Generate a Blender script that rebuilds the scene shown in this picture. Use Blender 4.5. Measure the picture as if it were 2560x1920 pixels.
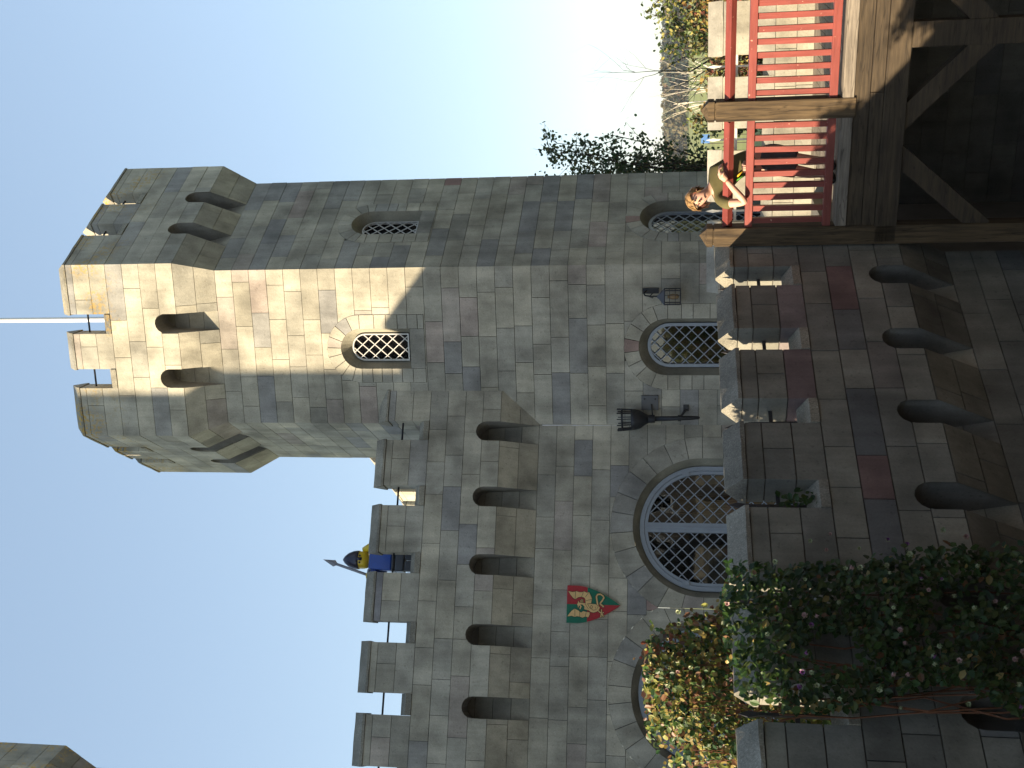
import bpy, math, random
from math import sin, cos, tan, pi, radians, atan, sqrt
from mathutils import Vector, Matrix, noise as mnoise

for _o in list(bpy.data.objects):
    bpy.data.objects.remove(_o, do_unlink=True)
scene = bpy.context.scene
COL = scene.collection

# ------------------------------------------------------------------ camera
EYE = 1.56
PITCH = atan(403.0 / 2780.0)
cam_d = bpy.data.cameras.new('camera')
cam = bpy.data.objects.new('camera', cam_d)
COL.objects.link(cam)
cam_d.sensor_fit = 'HORIZONTAL'
cam_d.sensor_width = 36.0
cam_d.lens = 36.0 * 2780.0 / 2560.0
cam_d.clip_start = 0.05
cam_d.clip_end = 6000.0
_r = Vector((1, 0, 0)); _u = Vector((0, -sin(PITCH), cos(PITCH))); _b = Vector((0, -cos(PITCH), -sin(PITCH)))
# the photographer turned the camera on its side: picture-right is down, picture-up is right
_m = Matrix((-_u, _r, _b)).transposed().to_4x4()
_m.translation = Vector((0, 0, EYE))
cam.matrix_world = _m
scene.camera = cam

# ------------------------------------------------------------------ light
SUN_AZ = 62.0      # degrees left of straight behind the camera
SUN_EL = 17.0
SUN = Vector((-cos(radians(SUN_EL)) * sin(radians(SUN_AZ)), -cos(radians(SUN_EL)) * cos(radians(SUN_AZ)), sin(radians(SUN_EL))))
world = bpy.data.worlds.new('World')
scene.world = world
world.use_nodes = True
wn = world.node_tree.nodes; wl = world.node_tree.links
sky = wn.new('ShaderNodeTexSky')
sky.sky_type = 'NISHITA'
sky.sun_disc = False
sky.sun_elevation = radians(SUN_EL)
sky.sun_rotation = math.atan2(SUN.x, SUN.y)
sky.altitude = 0
sky.air_density = 1.0
sky.dust_density = 0.3
sky.ozone_density = 1.6
gam = wn.new('ShaderNodeGamma'); gam.inputs[1].default_value = 0.52         # soft highlight roll-off of the pale autumn sky
wb = wn.new('ShaderNodeMix'); wb.data_type = 'RGBA'; wb.blend_type = 'MULTIPLY'; wb.inputs[0].default_value = 1.0
wb.inputs[7].default_value = (0.955, 1.02, 1.085, 1)
wl.new(sky.outputs[0], gam.inputs[0]); wl.new(gam.outputs[0], wb.inputs[6]); wl.new(wb.outputs[2], wn['Background'].inputs[0])
wn['Background'].inputs[1].default_value = 0.125
sun_d = bpy.data.lights.new('sun', 'SUN')
sun_d.energy = 3.35
sun_d.angle = radians(0.55)
sun_d.color = (1.0, 0.83, 0.59)
sun = bpy.data.objects.new('sun', sun_d)
COL.objects.link(sun)
sun.rotation_euler = SUN.to_track_quat('Z', 'Y').to_euler()
scene.view_settings.view_transform = 'Standard'
scene.view_settings.look = 'None'
scene.view_settings.exposure = 1.85
scene.view_settings.gamma = 1.0
scene.view_settings.use_curve_mapping = False

# ------------------------------------------------------------------ materials
def new_mat(name):
    m = bpy.data.materials.new(name); m.use_nodes = True
    nt = m.node_tree
    return m, nt.nodes, nt.links, nt.nodes['Principled BSDF']

def mathn(N, L, op, a, b=None, clamp=False):
    n = N.new('ShaderNodeMath'); n.operation = op; n.use_clamp = clamp
    for i, v in enumerate((a, b)):
        if v is None: continue
        if isinstance(v, (int, float)): n.inputs[i].default_value = v
        else: L.new(v, n.inputs[i])
    return n.outputs[0]

def noisen(N, L, scale, detail=4, rough=0.55, vec=None, mapping=None):
    n = N.new('ShaderNodeTexNoise'); n.inputs['Scale'].default_value = scale
    n.inputs['Detail'].default_value = detail; n.inputs['Roughness'].default_value = rough
    if vec is None:
        g = N.new('ShaderNodeNewGeometry'); vec = g.outputs['Position']
    if mapping:
        mp = N.new('ShaderNodeMapping'); mp.inputs['Scale'].default_value = mapping
        L.new(vec, mp.inputs[0]); vec = mp.outputs[0]
    L.new(vec, n.inputs['Vector'])
    return n.outputs['Fac']

def rangen(N, L, v, a, b, c, d):
    n = N.new('ShaderNodeMapRange'); L.new(v, n.inputs[0])
    for i, x in enumerate((a, b, c, d)): n.inputs[i + 1].default_value = x
    return n.outputs[0]

def mixc(N, L, fac, a, b, mode='MIX'):
    n = N.new('ShaderNodeMix'); n.data_type = 'RGBA'; n.blend_type = mode
    for sock, v in ((n.inputs[0], fac), (n.inputs[6], a), (n.inputs[7], b)):
        if isinstance(v, (int, float)): sock.default_value = v
        elif isinstance(v, tuple): sock.default_value = (v[0], v[1], v[2], 1)
        else: L.new(v, sock)
    return n.outputs[2]

def bump(N, L, P, h, strength, dist):
    b = N.new('ShaderNodeBump'); b.inputs['Strength'].default_value = strength; b.inputs['Distance'].default_value = dist
    L.new(h, b.inputs['Height']); L.new(b.outputs[0], P.inputs['Normal'])

def scaled(N, L, col, f):
    c = N.new('ShaderNodeVectorMath'); c.operation = 'SCALE'
    L.new(col, c.inputs[0])
    if isinstance(f, (int, float)): c.inputs['Scale'].default_value = f
    else: L.new(f, c.inputs['Scale'])
    return c.outputs[0]

def stone_material(name, streak=1.0, grain=0.12, lichen=True, granite=False):
    m, N, L, P = new_mat(name)
    at = N.new('ShaderNodeAttribute'); at.attribute_name = 'tint'
    base = at.outputs['Color']
    big = rangen(N, L, noisen(N, L, 2.6, 3, 0.5), 0.28, 0.72, 0.66, 1.26)
    st = rangen(N, L, noisen(N, L, 5.0, 4, 0.6, mapping=(1.6, 1.6, 0.16)), 0.3, 0.7, 1 - 0.17 * streak, 1 + 0.10 * streak)
    fine = rangen(N, L, noisen(N, L, 55.0, 3, 0.7), 0.25, 0.75, 1 - grain, 1 + grain)
    pores = rangen(N, L, noisen(N, L, 26.0, 2, 0.6), 0.63, 0.72, 1.0, 0.78)
    soot = rangen(N, L, noisen(N, L, 0.9, 4, 0.6), 0.54, 0.74, 1.0, 0.62)
    f = mathn(N, L, 'MULTIPLY', mathn(N, L, 'MULTIPLY', big, st), mathn(N, L, 'MULTIPLY', mathn(N, L, 'MULTIPLY', fine, soot), pores))
    col = scaled(N, L, base, f)
    if granite:
        sp = rangen(N, L, noisen(N, L, 85.0, 3, 0.75), 0.48, 0.70, 0.0, 1.0)
        col = mixc(N, L, sp, col, scaled(N, L, col, 1.6))
    if lichen:
        g = N.new('ShaderNodeNewGeometry'); s = N.new('ShaderNodeSeparateXYZ'); L.new(g.outputs['Position'], s.inputs[0])
        zz = rangen(N, L, s.outputs[2], 8.75, 9.65, 0.0, 1.0)
        patch = rangen(N, L, noisen(N, L, 2.0, 3, 0.5), 0.47, 0.60, 0.0, 1.0)
        spot = rangen(N, L, noisen(N, L, 24.0, 3, 0.6), 0.50, 0.56, 0.0, 1.0)
        k = mathn(N, L, 'MULTIPLY', mathn(N, L, 'MULTIPLY', zz, patch), spot)
        col = mixc(N, L, mathn(N, L, 'MULTIPLY', k, 0.8), col, (0.50, 0.30, 0.035))
    L.new(col, P.inputs['Base Color'])
    P.inputs['Roughness'].default_value = 0.93
    P.inputs['Specular IOR Level'].default_value = 0.25
    h = mathn(N, L, 'ADD', mathn(N, L, 'MULTIPLY', noisen(N, L, 34.0, 5, 0.65), 0.6), noisen(N, L, 7.0, 3, 0.5))
    bump(N, L, P, h, 0.5 if granite else 0.34, 0.022 if granite else 0.018)
    return m

def plain(name, col, rough=0.6, spec=0.4, metal=0.0, var=0.0, scale=12.0, bmp=0.0, mapping=None):
    m, N, L, P = new_mat(name)
    P.inputs['Roughness'].default_value = rough
    P.inputs['Specular IOR Level'].default_value = spec
    P.inputs['Metallic'].default_value = metal
    if var > 0:
        n = noisen(N, L, scale, 5, 0.6, mapping=mapping)
        rgb = N.new('ShaderNodeRGB'); rgb.outputs[0].default_value = (*col, 1)
        L.new(scaled(N, L, rgb.outputs[0], rangen(N, L, n, 0.25, 0.75, 1 - var, 1 + var)), P.inputs['Base Color'])
        if bmp > 0: bump(N, L, P, n, bmp, 0.01)
    else:
        P.inputs['Base Color'].default_value = (*col, 1)
    return m

def wood_material(name, col, dark, axis, rough=0.85, flake=None, cracks=0.8):
    """grain runs along the unit world axis given"""
    m, N, L, P = new_mat(name)
    g = N.new('ShaderNodeNewGeometry')
    dot = N.new('ShaderNodeVectorMath'); dot.operation = 'DOT_PRODUCT'; dot.inputs[1].default_value = axis
    L.new(g.outputs['Position'], dot.inputs[0])
    sc = N.new('ShaderNodeVectorMath'); sc.operation = 'SCALE'; sc.inputs[0].default_value = [-0.93 * a for a in axis]
    L.new(dot.outputs['Value'], sc.inputs['Scale'])
    ad = N.new('ShaderNodeVectorMath'); ad.operation = 'ADD'
    L.new(g.outputs['Position'], ad.inputs[0]); L.new(sc.outputs[0], ad.inputs[1])
    n1 = noisen(N, L, 42.0, 5, 0.65, vec=ad.outputs[0])
    n2 = noisen(N, L, 7.0, 4, 0.6, vec=ad.outputs[0])
    n3 = noisen(N, L, 3.0, 3, 0.5)
    f = mathn(N, L, 'ADD', mathn(N, L, 'MULTIPLY', n1, 0.6), mathn(N, L, 'MULTIPLY', n2, 0.4))
    c = mixc(N, L, rangen(N, L, f, 0.36, 0.58, 0.0, 1.0), dark, col)
    crack = rangen(N, L, noisen(N, L, 16.0, 2, 0.5, vec=ad.outputs[0]), 0.485, 0.50, 1.0, 0.0)
    crack2 = rangen(N, L, noisen(N, L, 16.0, 2, 0.5, vec=ad.outputs[0]), 0.50, 0.515, 0.0, 1.0)
    cr = mathn(N, L, 'MULTIPLY', mathn(N, L, 'SUBTRACT', 1.0, mathn(N, L, 'ADD', crack, crack2)), cracks)
    c = mixc(N, L, cr, c, scaled(N, L, c, 0.35))
    c = scaled(N, L, c, rangen(N, L, n3, 0.3, 0.7, 0.8, 1.18))
    if flake:
        fl = rangen(N, L, noisen(N, L, 30.0, 3, 0.6), 0.70, 0.74, 0.0, 1.0)
        c = mixc(N, L, fl, c, flake)
    L.new(c, P.inputs['Base Color'])
    P.inputs['Roughness'].default_value = rough
    P.inputs['Specular IOR Level'].default_value = 0.3
    bump(N, L, P, f, 0.5, 0.008)
    return m

def leaf_material(name, trans=0.35, rough=0.42):
    m, N, L, P = new_mat(name)
    at = N.new('ShaderNodeAttribute'); at.attribute_name = 'tint'
    L.new(at.outputs['Color'], P.inputs['Base Color'])
    P.inputs['Roughness'].default_value = rough
    P.inputs['Specular IOR Level'].default_value = 0.35
    tr = N.new('ShaderNodeBsdfTranslucent'); L.new(scaled(N, L, at.outputs['Color'], 1.3), tr.inputs[0])
    mx = N.new('ShaderNodeMixShader'); mx.inputs[0].default_value = trans
    out = N['Material Output']
    L.new(P.outputs[0], mx.inputs[1]); L.new(tr.outputs[0], mx.inputs[2]); L.new(mx.outputs[0], out.inputs[0])
    return m

def tint_material(name, rough=0.7, var=0.15, scale=8.0):
    m, N, L, P = new_mat(name)
    at = N.new('ShaderNodeAttribute'); at.attribute_name = 'tint'
    L.new(scaled(N, L, at.outputs['Color'], rangen(N, L, noisen(N, L, scale, 4), 0.3, 0.7, 1 - var, 1 + var)), P.inputs['Base Color'])
    P.inputs['Roughness'].default_value = rough
    return m

def glass_material(name):
    m, N, L, P = new_mat(name)
    gl = N.new('ShaderNodeBsdfGlossy'); gl.inputs['Roughness'].default_value = 0.03
    gl.inputs['Color'].default_value = (0.9, 0.95, 1, 1)
    tr = N.new('ShaderNodeBsdfTransparent'); tr.inputs[0].default_value = (0.55, 0.58, 0.56, 1)
    fr = N.new('ShaderNodeFresnel'); fr.inputs[0].default_value = 1.5
    nz = noisen(N, L, 3.0, 2, 0.5)
    b = N.new('ShaderNodeBump'); b.inputs['Strength'].default_value = 0.12; b.inputs['Distance'].default_value = 0.02
    L.new(nz, b.inputs['Height']); L.new(b.outputs[0], gl.inputs['Normal'])
    mx = N.new('ShaderNodeMixShader')
    L.new(mathn(N, L, 'ADD', fr.outputs[0], 0.06, True), mx.inputs[0]); L.new(tr.outputs[0], mx.inputs[1]); L.new(gl.outputs[0], mx.inputs[2])
    L.new(mx.outputs[0], N['Material Output'].inputs[0])
    return m

BR_U = Vector((cos(radians(24.5)), -sin(radians(24.5)), 0))      # along the bridge, to the right
M = {}
M['stone'] = stone_material('scored_stone')
M['mortar'] = plain('dark_joint_mortar', (0.12, 0.113, 0.10), 0.95, 0.1, var=0.3)
M['coping'] = stone_material('granite_coping', 0.6, 0.25, True, True)
M['iron'] = plain('dark_wrought_iron', (0.028, 0.03, 0.036), 0.5, 0.5, 0.5, 0.3, 30.0)
M['iron_spear'] = plain('iron_railing_paint', (0.05, 0.05, 0.06), 0.35, 0.6, 0.3, 0.25, 30.0)
M['spear_sunlit'] = plain('sunlit_iron_tone', (0.62, 0.60, 0.55), 0.4, 0.5, 0.0, 0.1, 20.0)  # sunlight on the far spears put into a paler copy of the iron
M['grille'] = plain('pale_grille_paint', (0.55, 0.53, 0.50), 0.45, 0.5, 0.1, 0.12, 20.0)
M['frame'] = plain('blue_grey_frame_paint', (0.30, 0.34, 0.39), 0.4, 0.5, 0.0, 0.1, 9.0)
M['glass'] = glass_material('old_window_glass')
M['dark'] = plain('interior_shade_black', (0.005, 0.005, 0.006), 0.9, 0.02, var=0.2)  # near black stands in for the shade of unlit rooms and openings
M['ochre'] = plain('ochre_sheet_tone', (0.28, 0.15, 0.05), 0.9, 0.1, var=0.25, scale=9.0, mapping=(6, 6, 0.5))
M['red'] = wood_material('red_stained_wood', (0.255, 0.060, 0.047), (0.20, 0.044, 0.035), tuple(BR_U), 0.5, (0.55, 0.30, 0.22), 0.15)
M['red_up'] = wood_material('red_stained_baluster', (0.255, 0.060, 0.047), (0.20, 0.044, 0.035), (0, 0, 1), 0.5, (0.55, 0.30, 0.22), 0.15)
M['post'] = wood_material('weathered_post_wood', (0.125, 0.085, 0.045), (0.03, 0.02, 0.012), (0, 0, 1))
M['beam'] = wood_material('weathered_beam_wood', (0.085, 0.062, 0.038), (0.035, 0.026, 0.018), tuple(BR_U))
M['plank'] = wood_material('grey_deck_wood', (0.30, 0.255, 0.20), (0.13, 0.11, 0.09), tuple(BR_U))
M['leaf'] = leaf_material('climber_leaf')
M['leaf2'] = leaf_material('tree_leaf', 0.2, 0.5)
M['forest'] = tint_material('forest_foliage', 0.9, 0.3, 0.5)
M['bark'] = plain('grey_brown_bark', (0.07, 0.055, 0.045), 0.9, 0.2, var=0.4, scale=14.0)
M['birch'] = plain('white_birch_bark', (0.62, 0.55, 0.45), 0.8, 0.2, var=0.35, scale=5.0, mapping=(1, 1, 3))
M['stem'] = plain('reddish_stem', (0.17, 0.07, 0.035), 0.7, 0.3, var=0.3)
M['petal'] = tint_material('bell_petal', 0.5, 0.12, 20.0)
M['white'] = plain('white_flagpole_paint', (0.72, 0.71, 0.70), 0.3, 0.5, var=0.06)
M['blue'] = plain('blue_gloss', (0.018, 0.075, 0.36), 0.3, 0.5, var=0.18, scale=6.0)
M['yellow'] = plain('yellow_gloss', (0.72, 0.50, 0.02), 0.3, 0.5, var=0.08)
M['navy'] = plain('dark_blue_gloss', (0.02, 0.022, 0.05), 0.28, 0.5, var=0.15)
M['slate'] = plain('dark_grey_gloss', (0.07, 0.075, 0.09), 0.4, 0.5, var=0.12)
M['steel'] = plain('grey_spear', (0.22, 0.22, 0.25), 0.4, 0.5, var=0.1)
M['sh_red'] = plain('shield_red', (0.42, 0.022, 0.03), 0.35, 0.5, var=0.12, scale=20)
M['sh_green'] = plain('shield_green', (0.0, 0.15, 0.085), 0.35, 0.5, var=0.12, scale=20)
M['sh_gold'] = plain('shield_gold', (0.78, 0.52, 0.22), 0.4, 0.5, var=0.1, scale=20)
M['sh_black'] = plain('shield_outline', (0.02, 0.016, 0.01), 0.5, 0.4)
M['skin'] = plain('skin', (0.62, 0.36, 0.26), 0.55, 0.4, var=0.06)
M['hair'] = plain('light_brown_hair', (0.30, 0.175, 0.07), 0.5, 0.5, var=0.45, scale=30, mapping=(1, 1, 0.25), bmp=0.6)
M['shirt'] = plain('olive_tshirt', (0.125, 0.108, 0.048), 0.9, 0.1, var=0.14, scale=14, bmp=0.3)
M['print_y'] = plain('shirt_print_yellow', (0.70, 0.40, 0.03), 0.8, 0.1)
M['print_g'] = plain('shirt_print_green', (0.10, 0.34, 0.05), 0.8, 0.1)
M['shorts'] = plain('grey_shorts', (0.075, 0.08, 0.09), 0.9, 0.1, var=0.15)
M['shoe'] = plain('black_shoe', (0.015, 0.014, 0.016), 0.5, 0.4, var=0.1)
M['sole'] = plain('white_shoe_panel', (0.7, 0.7, 0.7), 0.6, 0.3, var=0.05)
M['eye'] = plain('dark_eye', (0.02, 0.015, 0.012), 0.3, 0.5)
M['grass'] = plain('pale_autumn_grass', (0.30, 0.31, 0.11), 0.95, 0.1, var=0.35, scale=0.11)
M['moat'] = plain('dark_moat_gravel', (0.045, 0.042, 0.036), 0.95, 0.1, var=0.35, scale=2.0)
M['paving'] = plain('grey_paving', (0.20, 0.19, 0.17), 0.95, 0.1, var=0.2, scale=3.0)
M['roof'] = plain('slate_roof', (0.06, 0.06, 0.07), 0.8, 0.3, var=0.25, scale=6.0)
M['render'] = plain('grey_rendered_wall', (0.13, 0.125, 0.115), 0.95, 0.1, var=0.25, scale=1.5)
M['render_dark'] = plain('low_bounce_dark', (0.035, 0.033, 0.031), 0.95, 0.1, var=0.25, scale=1.5)  # kept near black so the added buildings bounce little light
M['lamp'] = plain('amber_lamp_glass', (0.30, 0.20, 0.10), 0.2, 0.5, var=0.2)
M['signblue'] = plain('blue_board', (0.12, 0.25, 0.55), 0.5, 0.4, var=0.1)

# ------------------------------------------------------------------ object helpers
def az(a):
    a = radians(a); return Vector((sin(a), cos(a), 0))
Z = Vector((0, 0, 1))

def thing(name, label, cat, loc, group=None):
    e = bpy.data.objects.new(name, None); e.empty_display_size = 0.2
    COL.objects.link(e); e.location = loc
    e['label'] = label; e['category'] = cat
    if group: e['group'] = group
    e['kind'] = 'thing'
    return e

def attach(o, parent):
    o.parent = parent
    if parent.type == 'EMPTY':
        o.matrix_parent_inverse = Matrix.Translation(parent.location).inverted()

def tag(o, label, cat, group=None, kind=None):
    o['label'] = label; o['category'] = cat
    if group: o['group'] = group
    if kind: o['kind'] = kind
    return o

def mesh_obj(name, verts, faces, mat, parent=None, tint=None, smooth=False, kind=None):
    me = bpy.data.meshes.new(name)
    me.from_pydata([tuple(v) for v in verts], [], faces)
    if tint is not None:
        a = me.color_attributes.new('tint', 'FLOAT_COLOR', 'POINT')
        n = len(me.vertices)
        if isinstance(tint, tuple): buf = [tint[0], tint[1], tint[2], 1.0] * n
        else:
            buf = []
            for c in tint: buf += [c[0], c[1], c[2], 1.0]
        a.data.foreach_set('color', buf)
    if smooth: me.polygons.foreach_set('use_smooth', [True] * len(me.polygons))
    me.materials.append(mat)
    o = bpy.data.objects.new(name, me)
    COL.objects.link(o)
    if parent is not None: attach(o, parent)
    if kind: o['kind'] = kind
    return o

class MB:
    """collects shapes for one mesh"""
    def __init__(s): s.v = []; s.f = []; s.t = []
    def add(s, v, f, t=None):
        b = len(s.v); s.v += [Vector(x) for x in v]; s.f += [tuple(i + b for i in q) for q in f]
        if t is not None: s.t += [t] * len(v)
        return s
    def box(s, o, a, b, c, t=None):
        """o corner, edge vectors a b c (right handed)"""
        o = Vector(o); p = [o, o + a, o + a + b, o + b, o + c, o + a + c, o + a + b + c, o + b + c]
        return s.add(p, [(3, 2, 1, 0), (4, 5, 6, 7), (0, 1, 5, 4), (1, 2, 6, 5), (2, 3, 7, 6), (3, 0, 4, 7)], t)
    def bar(s, p, q, w, h=None, up=Z, t=None):
        p = Vector(p); q = Vector(q); h = w if h is None else h
        d = (q - p).normalized(); x = d.cross(up)
        if x.length < 1e-4: x = d.cross(Vector((0, 1, 0)))
        x.normalize(); y = x.cross(d).normalized()
        o = p - x * w / 2 - y * h / 2
        return s.box(o, x * w, y * h, q - p, t) if False else s.box(o, x * w, y * h, q - p, t)
    def tube(s, pts, rad, seg=8, cap=True, t=None):
        pts = [Vector(p) for p in pts]
        if isinstance(rad, (int, float)): rad = [rad] * len(pts)
        base = len(s.v); n0 = None
        for i, p in enumerate(pts):
            d = (pts[min(i + 1, len(pts) - 1)] - pts[max(i - 1, 0)]).normalized()
            if n0 is None:
                n0 = d.cross(Z)
                if n0.length < 1e-3: n0 = d.cross(Vector((1, 0, 0)))
            n0 = (n0 - d * n0.dot(d)).normalized(); b0 = d.cross(n0)
            for k in range(seg):
                a = 2 * pi * k / seg
                s.v.append(p + (n0 * cos(a) + b0 * sin(a)) * rad[i])
                if t is not None: s.t.append(t)
        for i in range(len(pts) - 1):
            for k in range(seg):
                k2 = (k + 1) % seg
                s.f.append((base + i * seg + k, base + i * seg + k2, base + (i + 1) * seg + k2, base + (i + 1) * seg + k))
        if cap:
            s.f.append(tuple(base + k for k in reversed(range(seg))))
            s.f.append(tuple(base + (len(pts) - 1) * seg + k for k in range(seg)))
        return s
    def lathe(s, c, prof, seg=14, axis=Z, sx=None, t=None):
        c = Vector(c); x = axis.orthogonal().normalized() if sx is None else sx; y = axis.cross(x)
        base = len(s.v)
        for r, h in prof:
            for k in range(seg):
                a = 2 * pi * k / seg; s.v.append(c + axis * h + (x * cos(a) + y * sin(a)) * r)
                if t is not None: s.t.append(t)
        for i in range(len(prof) - 1):
            for k in range(seg):
                k2 = (k + 1) % seg
                s.f.append((base + i * seg + k, base + i * seg + k2, base + (i + 1) * seg + k2, base + (i + 1) * seg + k))
        s.f.append(tuple(base + k for k in reversed(range(seg))))
        s.f.append(tuple(base + (len(prof) - 1) * seg + k for k in range(seg)))
        return s
    def obj(s, name, mat, parent=None, smooth=False, kind=None, tint=None):
        return mesh_obj(name, s.v, s.f, mat, parent, tint if tint is not None else (s.t if s.t else None), smooth, kind)

# ------------------------------------------------------------------ 2D polygons for stone faces
def clip(poly, a, b, c):
    out = []
    n = len(poly)
    for i in range(n):
        p = poly[i]; q = poly[(i + 1) % n]
        dp = a * p[0] + b * p[1] - c; dq = a * q[0] + b * q[1] - c
        if dp <= 1e-9: out.append(p)
        if (dp < -1e-9 and dq > 1e-9) or (dp > 1e-9 and dq < -1e-9):
            t = dp / (dp - dq); out.append((p[0] + (q[0] - p[0]) * t, p[1] + (q[1] - p[1]) * t))
    return out

def area(p):
    return 0.5 * sum(p[i][0] * p[(i + 1) % len(p)][1] - p[(i + 1) % len(p)][0] * p[i][1] for i in range(len(p)))

def subtract(poly, hole):
    xs = [p[0] for p in poly]; ys = [p[1] for p in poly]; hx = [p[0] for p in hole]; hy = [p[1] for p in hole]
    if max(xs) <= min(hx) or min(xs) >= max(hx) or max(ys) <= min(hy) or min(ys) >= max(hy): return [poly]
    out = []; rem = poly
    for i in range(len(hole)):
        p = hole[i]; q = hole[(i + 1) % len(hole)]
        a = q[1] - p[1]; b = -(q[0] - p[0]); c = a * p[0] + b * p[1]     # a*x+b*y<=c is inside (ccw)
        o = clip(rem, -a, -b, -c)
        if len(o) > 2 and abs(area(o)) > 2e-5: out.append(o)
        rem = clip(rem, a, b, c)
        if len(rem) < 3 or abs(area(rem)) < 2e-5: break
    return out

def arch(uc, zs, R, zb, n=14):
    """ccw outline of an opening: flat foot, half round head"""
    return [(uc - R, zb), (uc + R, zb)] + [(uc + R * cos(pi * k / n), zs + R * sin(pi * k / n)) for k in range(n + 1)]

class Face:
    """a vertical wall plane: u to the viewer's right, z up, d outwards"""
    def __init__(s, O, ud, n, L=None, mitre=(False, False), prof=None):
        s.O = Vector(O); s.ud = Vector(ud); s.n = Vector(n); s.L = L; s.mitre = mitre; s.prof = prof
    def P(s, u, z, d=0.0):
        if s.prof: d += s.prof(z)
        return s.raw(u, z, d)
    def raw(s, u, z, d=0.0):
        if s.L:
            if s.mitre[0] and abs(u) < 1e-5: u -= d * tan(pi / 6)
            if s.mitre[1] and abs(u - s.L) < 1e-5: u += d * tan(pi / 6)
        return s.O + s.ud * u + s.n * d + Z * z

def solid(face, frags, front, back, proud=None):
    """fragments of one stone -> verts, faces"""
    vi = {}; V2 = []; F = []
    def idx(p):
        k = (round(p[0], 4), round(p[1], 4))
        if k not in vi: vi[k] = len(V2); V2.append(p)
        return vi[k]
    edges = {}
    for fr in frags:
        q = []
        for p in fr:
            i = idx(p)
            if not q or q[-1] != i: q.append(i)
        if len(q) > 1 and q[0] == q[-1]: q.pop()
        if len(set(q)) < 3: continue
        F.append(tuple(q))
        for i in range(len(q)): edges[(q[i], q[(i + 1) % len(q)])] = 1
    n = len(V2)
    verts = [face.P(p[0], p[1], front if proud is None else front + proud(p)) for p in V2] + [face.P(p[0], p[1], back) for p in V2]
    for (a, b) in edges:
        if (b, a) not in edges: F.append((b, a, a + n, b + n))
    return verts, F

def connected(frags):
    if len(frags) < 2: return [frags]
    ks = [set((round(p[0], 4), round(p[1], 4)) for p in f) for f in frags]
    left = list(range(len(frags))); out = []
    while left:
        g = [left.pop(0)]; grown = True
        while grown:
            grown = False
            for i in list(left):
                if any(ks[i] & ks[j] for j in g): g.append(i); left.remove(i); grown = True
        out.append([frags[i] for i in g])
    return out

PAL = [(0.342, 0.318, 0.254), (0.322, 0.302, 0.246), (0.357, 0.330, 0.260), (0.302, 0.286, 0.238)]
def pick(rng, dark=0.10, pink=0.045):
    r = rng.random()
    c = rng.choice(PAL); k = rng.uniform(0.90, 1.08)
    if r < dark: c = rng.choice([(0.248, 0.240, 0.218), (0.262, 0.252, 0.224), (0.232, 0.226, 0.210)])
    elif r < dark + pink: c = (0.325, 0.288, 0.245); k = rng.uniform(0.85, 1.0)
    elif r < dark + pink + 0.16: k *= 0.86
    return (c[0] * k, c[1] * k, c[2] * k)

COOL = (0.96, 1.0, 1.05)
JOINT = 0.006
def stones(face, u0, u1, rows, holes, parent, core, rng, over=None, stuff=None, lmin=0.40, lmax=0.74, tint_scale=1.0, joint=JOINT, dark=0.075, pink=0.045, keep_ends=(True, True)):
    """lays courses of single stones; core collects the joint mortar behind them"""
    for (z0, z1) in rows:
        cuts = [u0]; u = u0 + rng.uniform(0.2, lmax)
        while u < u1 - 0.16:
            cuts.append(u); u += rng.uniform(lmin, lmax)
        if u1 - cuts[-1] < 0.16 and len(cuts) > 1: cuts.pop()
        cuts.append(u1)
        for a, b in zip(cuts[:-1], cuts[1:]):
            full = [(a, z0), (b, z0), (b, z1), (a, z1)]
            j = joint / 2; w = lambda: rng.uniform(-0.0015, 0.0015)
            a2 = a if (a == u0 and keep_ends[0]) else a + j; b2 = b if (b == u1 and keep_ends[1]) else b - j
            q = [(a2, z0 + j), (b2, z0 + j), (b2, z1 - j), (a2, z1 - j)]
            fr = [q]; fu = [full]
            for h in holes:
                fr = [x for y in fr for x in subtract(y, h)]; fu = [x for y in fu for x in subtract(y, h)]
            for y in fu:
                if core is not None: core.add([face.P(p[0], p[1], -0.016) for p in y], [tuple(range(len(y)))])
            if sum(abs(area(y)) for y in fr) < 0.0012: continue
            c = pick(rng, dark, pink)
            if over:
                for (ou, oz, oc) in over:
                    if a <= ou <= b and z0 <= oz <= z1: c = oc
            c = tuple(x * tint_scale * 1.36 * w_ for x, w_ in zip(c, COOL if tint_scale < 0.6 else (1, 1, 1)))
            pr = rng.uniform(-0.0015, 0.0025)
            for grp in connected(fr):
                if sum(abs(area(y)) for y in grp) < 0.0012: continue
                v, f = solid(face, grp, pr, -0.022)
                if stuff is not None: stuff.add(v, f, c)
                else: mesh_obj('stone', v, f, M['stone'], parent, c)

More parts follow.
